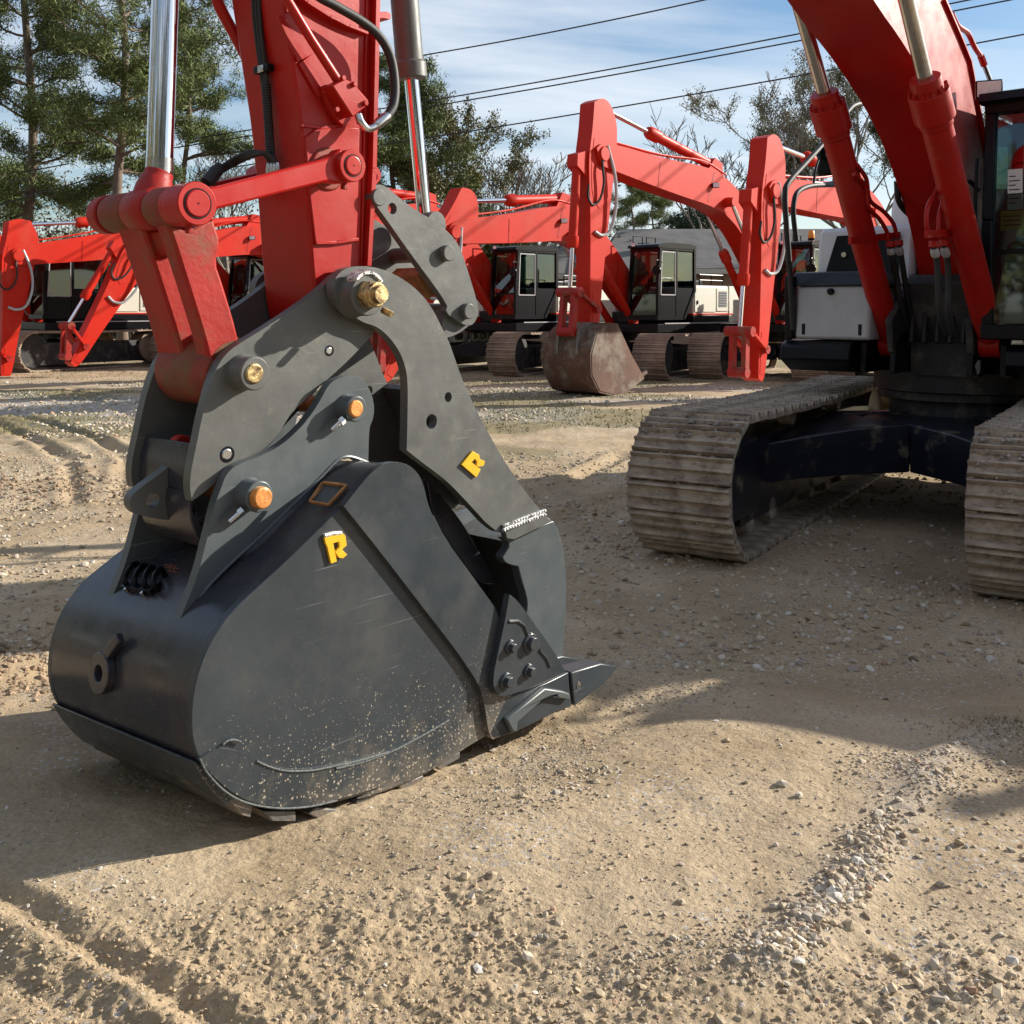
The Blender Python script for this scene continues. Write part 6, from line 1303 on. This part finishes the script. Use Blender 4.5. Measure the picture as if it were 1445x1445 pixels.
o = leaf_mesh("wood_edge", pts, 10, .45, .30, .15, "dead_leaves", None, .1); tag(o, "far edge of the brown wood closing the yard", "wood", kind="stuff")

# ================================================================ house behind the row
mat("shingle", (0.13, 0.125, 0.122), .9, var=.25, vscale=1.5, dirt=(.17, .16, .15), dscale=.8, dlo=.45, dhi=.7, bump=.3, bscale=10)
mat("brick_wall", (0.24, 0.15, 0.11), .85, var=.15, vscale=2); mat("fascia", (0.42, 0.39, 0.34), .7)
def house(pa, pb, Y, zr, ze, dep, label):
    xa, xb = wx(pa, Y), wx(pb, Y); root = empty("house", ((xa + xb) / 2, Y, 0)); tag(root, label, "house"); w = (xb - xa) / 2
    MB().box((-w + .5, .6, -.3), (w - .5, dep * 2 - .6, ze)).build("wall", "brick_wall", root)
    rf = MB().add([(-w, 0, ze - .1), (w, 0, ze - .1), (w * .80, dep, zr), (-w * .80, dep, zr), (-w, 2 * dep, ze - .1), (w, 2 * dep, ze - .1)], [(0, 1, 2, 3), (2, 5, 4, 3), (1, 5, 2), (0, 3, 4), (0, 4, 5, 1)]).build("roof", "shingle", root, smooth=0)
    MB().box((-w - .05, -.05, ze - .35), (w + .05, .02, ze - .12)).build("fascia", "fascia", root)
    MB().box((-w * .72, dep * .35, ze + (zr - ze) * .35), (-w * .72 + .5, dep * .35 + .5, ze + (zr - ze) * .35 + .42)).build("roof_vent", "black_part", rf)
    for k in range(4):
        x = -w * .6 + k * w * .4; f = MB().box((x, .55, 1.1), (x + 1.2, .6, 2.3)).build("window", "fascia", root); MB().box((x + .08, .53, 1.18), (x + 1.12, .548, 2.22)).build("pane", "dark_glass", f)
house(845, 1290, 46, 5.75, 3.7, 5.0, "long low house with a grey shingle roof behind the parked row")
house(690, 850, 47, 4.9, 3.5, 4.0, "smaller grey roofed building behind the black cabs left of the upright arm")
# ================================================================ power lines
mat("wire", (0.03, 0.03, 0.03), .6)
def cable(pa, pb, Ya, Yb, label, sag=.25, r=.022):
    A = Vector((wx(pa[0], Ya), Ya, EYE + (HY - pa[1]) / F_ * Ya)); B = Vector((wx(pb[0], Yb), Yb, EYE + (HY - pb[1]) / F_ * Yb)); d = B - A; A2, B2 = A - d * .6, B + d * .5
    pts = [A2.lerp(B2, k / 24) - Vector((0, 0, sag * math.sin(math.pi * k / 24))) + Vector((0, 0, sag * .8)) for k in range(25)]
    tag(MB().tube(pts, r, 6).build("power_cable", "wire", None), label, "cable", "overhead power cables")
cable((598, 78), (1000, 0), 33, 30, "topmost overhead power cable crossing the sky right of the grey cylinder")
cable((620, 140), (1340, 7), 33, 28, "upper cable of the close pair across the middle of the sky")
cable((622, 148), (1433, 0), 33, 28, "lower cable of the close pair across the middle of the sky")
cable((665, 185), (1445, 50), 33, 28, "lowest overhead cable, passing behind the raised boom")
cable((0, 288), (95, 262), 34, 33, "cable crossing behind the pine trunk at the far left", .05)
cable((-10, 248), (60, 238), 36, 35, "short upper cable at the far left edge", .05)
# utility pole and small pole seen left of the link
pl = empty("utility_pole", (wx(180, 39), 39, 0)); tag(pl, "wooden post with small rungs behind the left row", "post"); MB().cyl((0, 0, -.2), (0, 0, 3.2), .14, .12, 12).build("post", "pine_bark", pl)
mb = MB()
for k in range(3): mb.beam((-.28, -.12, 1.2 + k * .45), (.28, -.12, 1.2 + k * .45), .04, .04)
mb.build("rungs", "grey_panel", pl)
# amber beacon on the far cab beside the bare arm

# unseen trees added behind and left of the camera, for reflections and less skylight
rng3 = np.random.default_rng(9); wood = MB(); cts = []
for i in range(130):
    a = math.radians(rng3.uniform(150, 335)); d = rng3.uniform(26, 48); x, y = d * math.cos(a), d * math.sin(a); h = rng3.uniform(9, 18)
    wood.tube([(x, y, 0), (x + rng3.normal(0, .4), y, h * .5), (x, y, h)], .2, 5, .05)
    for k in range(26): cts.append((x + rng3.normal(0, 1.7), y + rng3.normal(0, 1.7), h * rng3.uniform(.28, 1.02)))
tag(wood.build("unseen_trunks", "pine_bark", None, smooth=0, recalc=False), "unseen trunks added behind the camera for reflections and less skylight", "wood", kind="stuff")
tag(leaf_mesh("unseen_foliage", cts, 22, .7, .5, .2, "olive_leaves", None, .1), "unseen foliage added behind the camera for reflections and less skylight", "wood", kind="stuff")
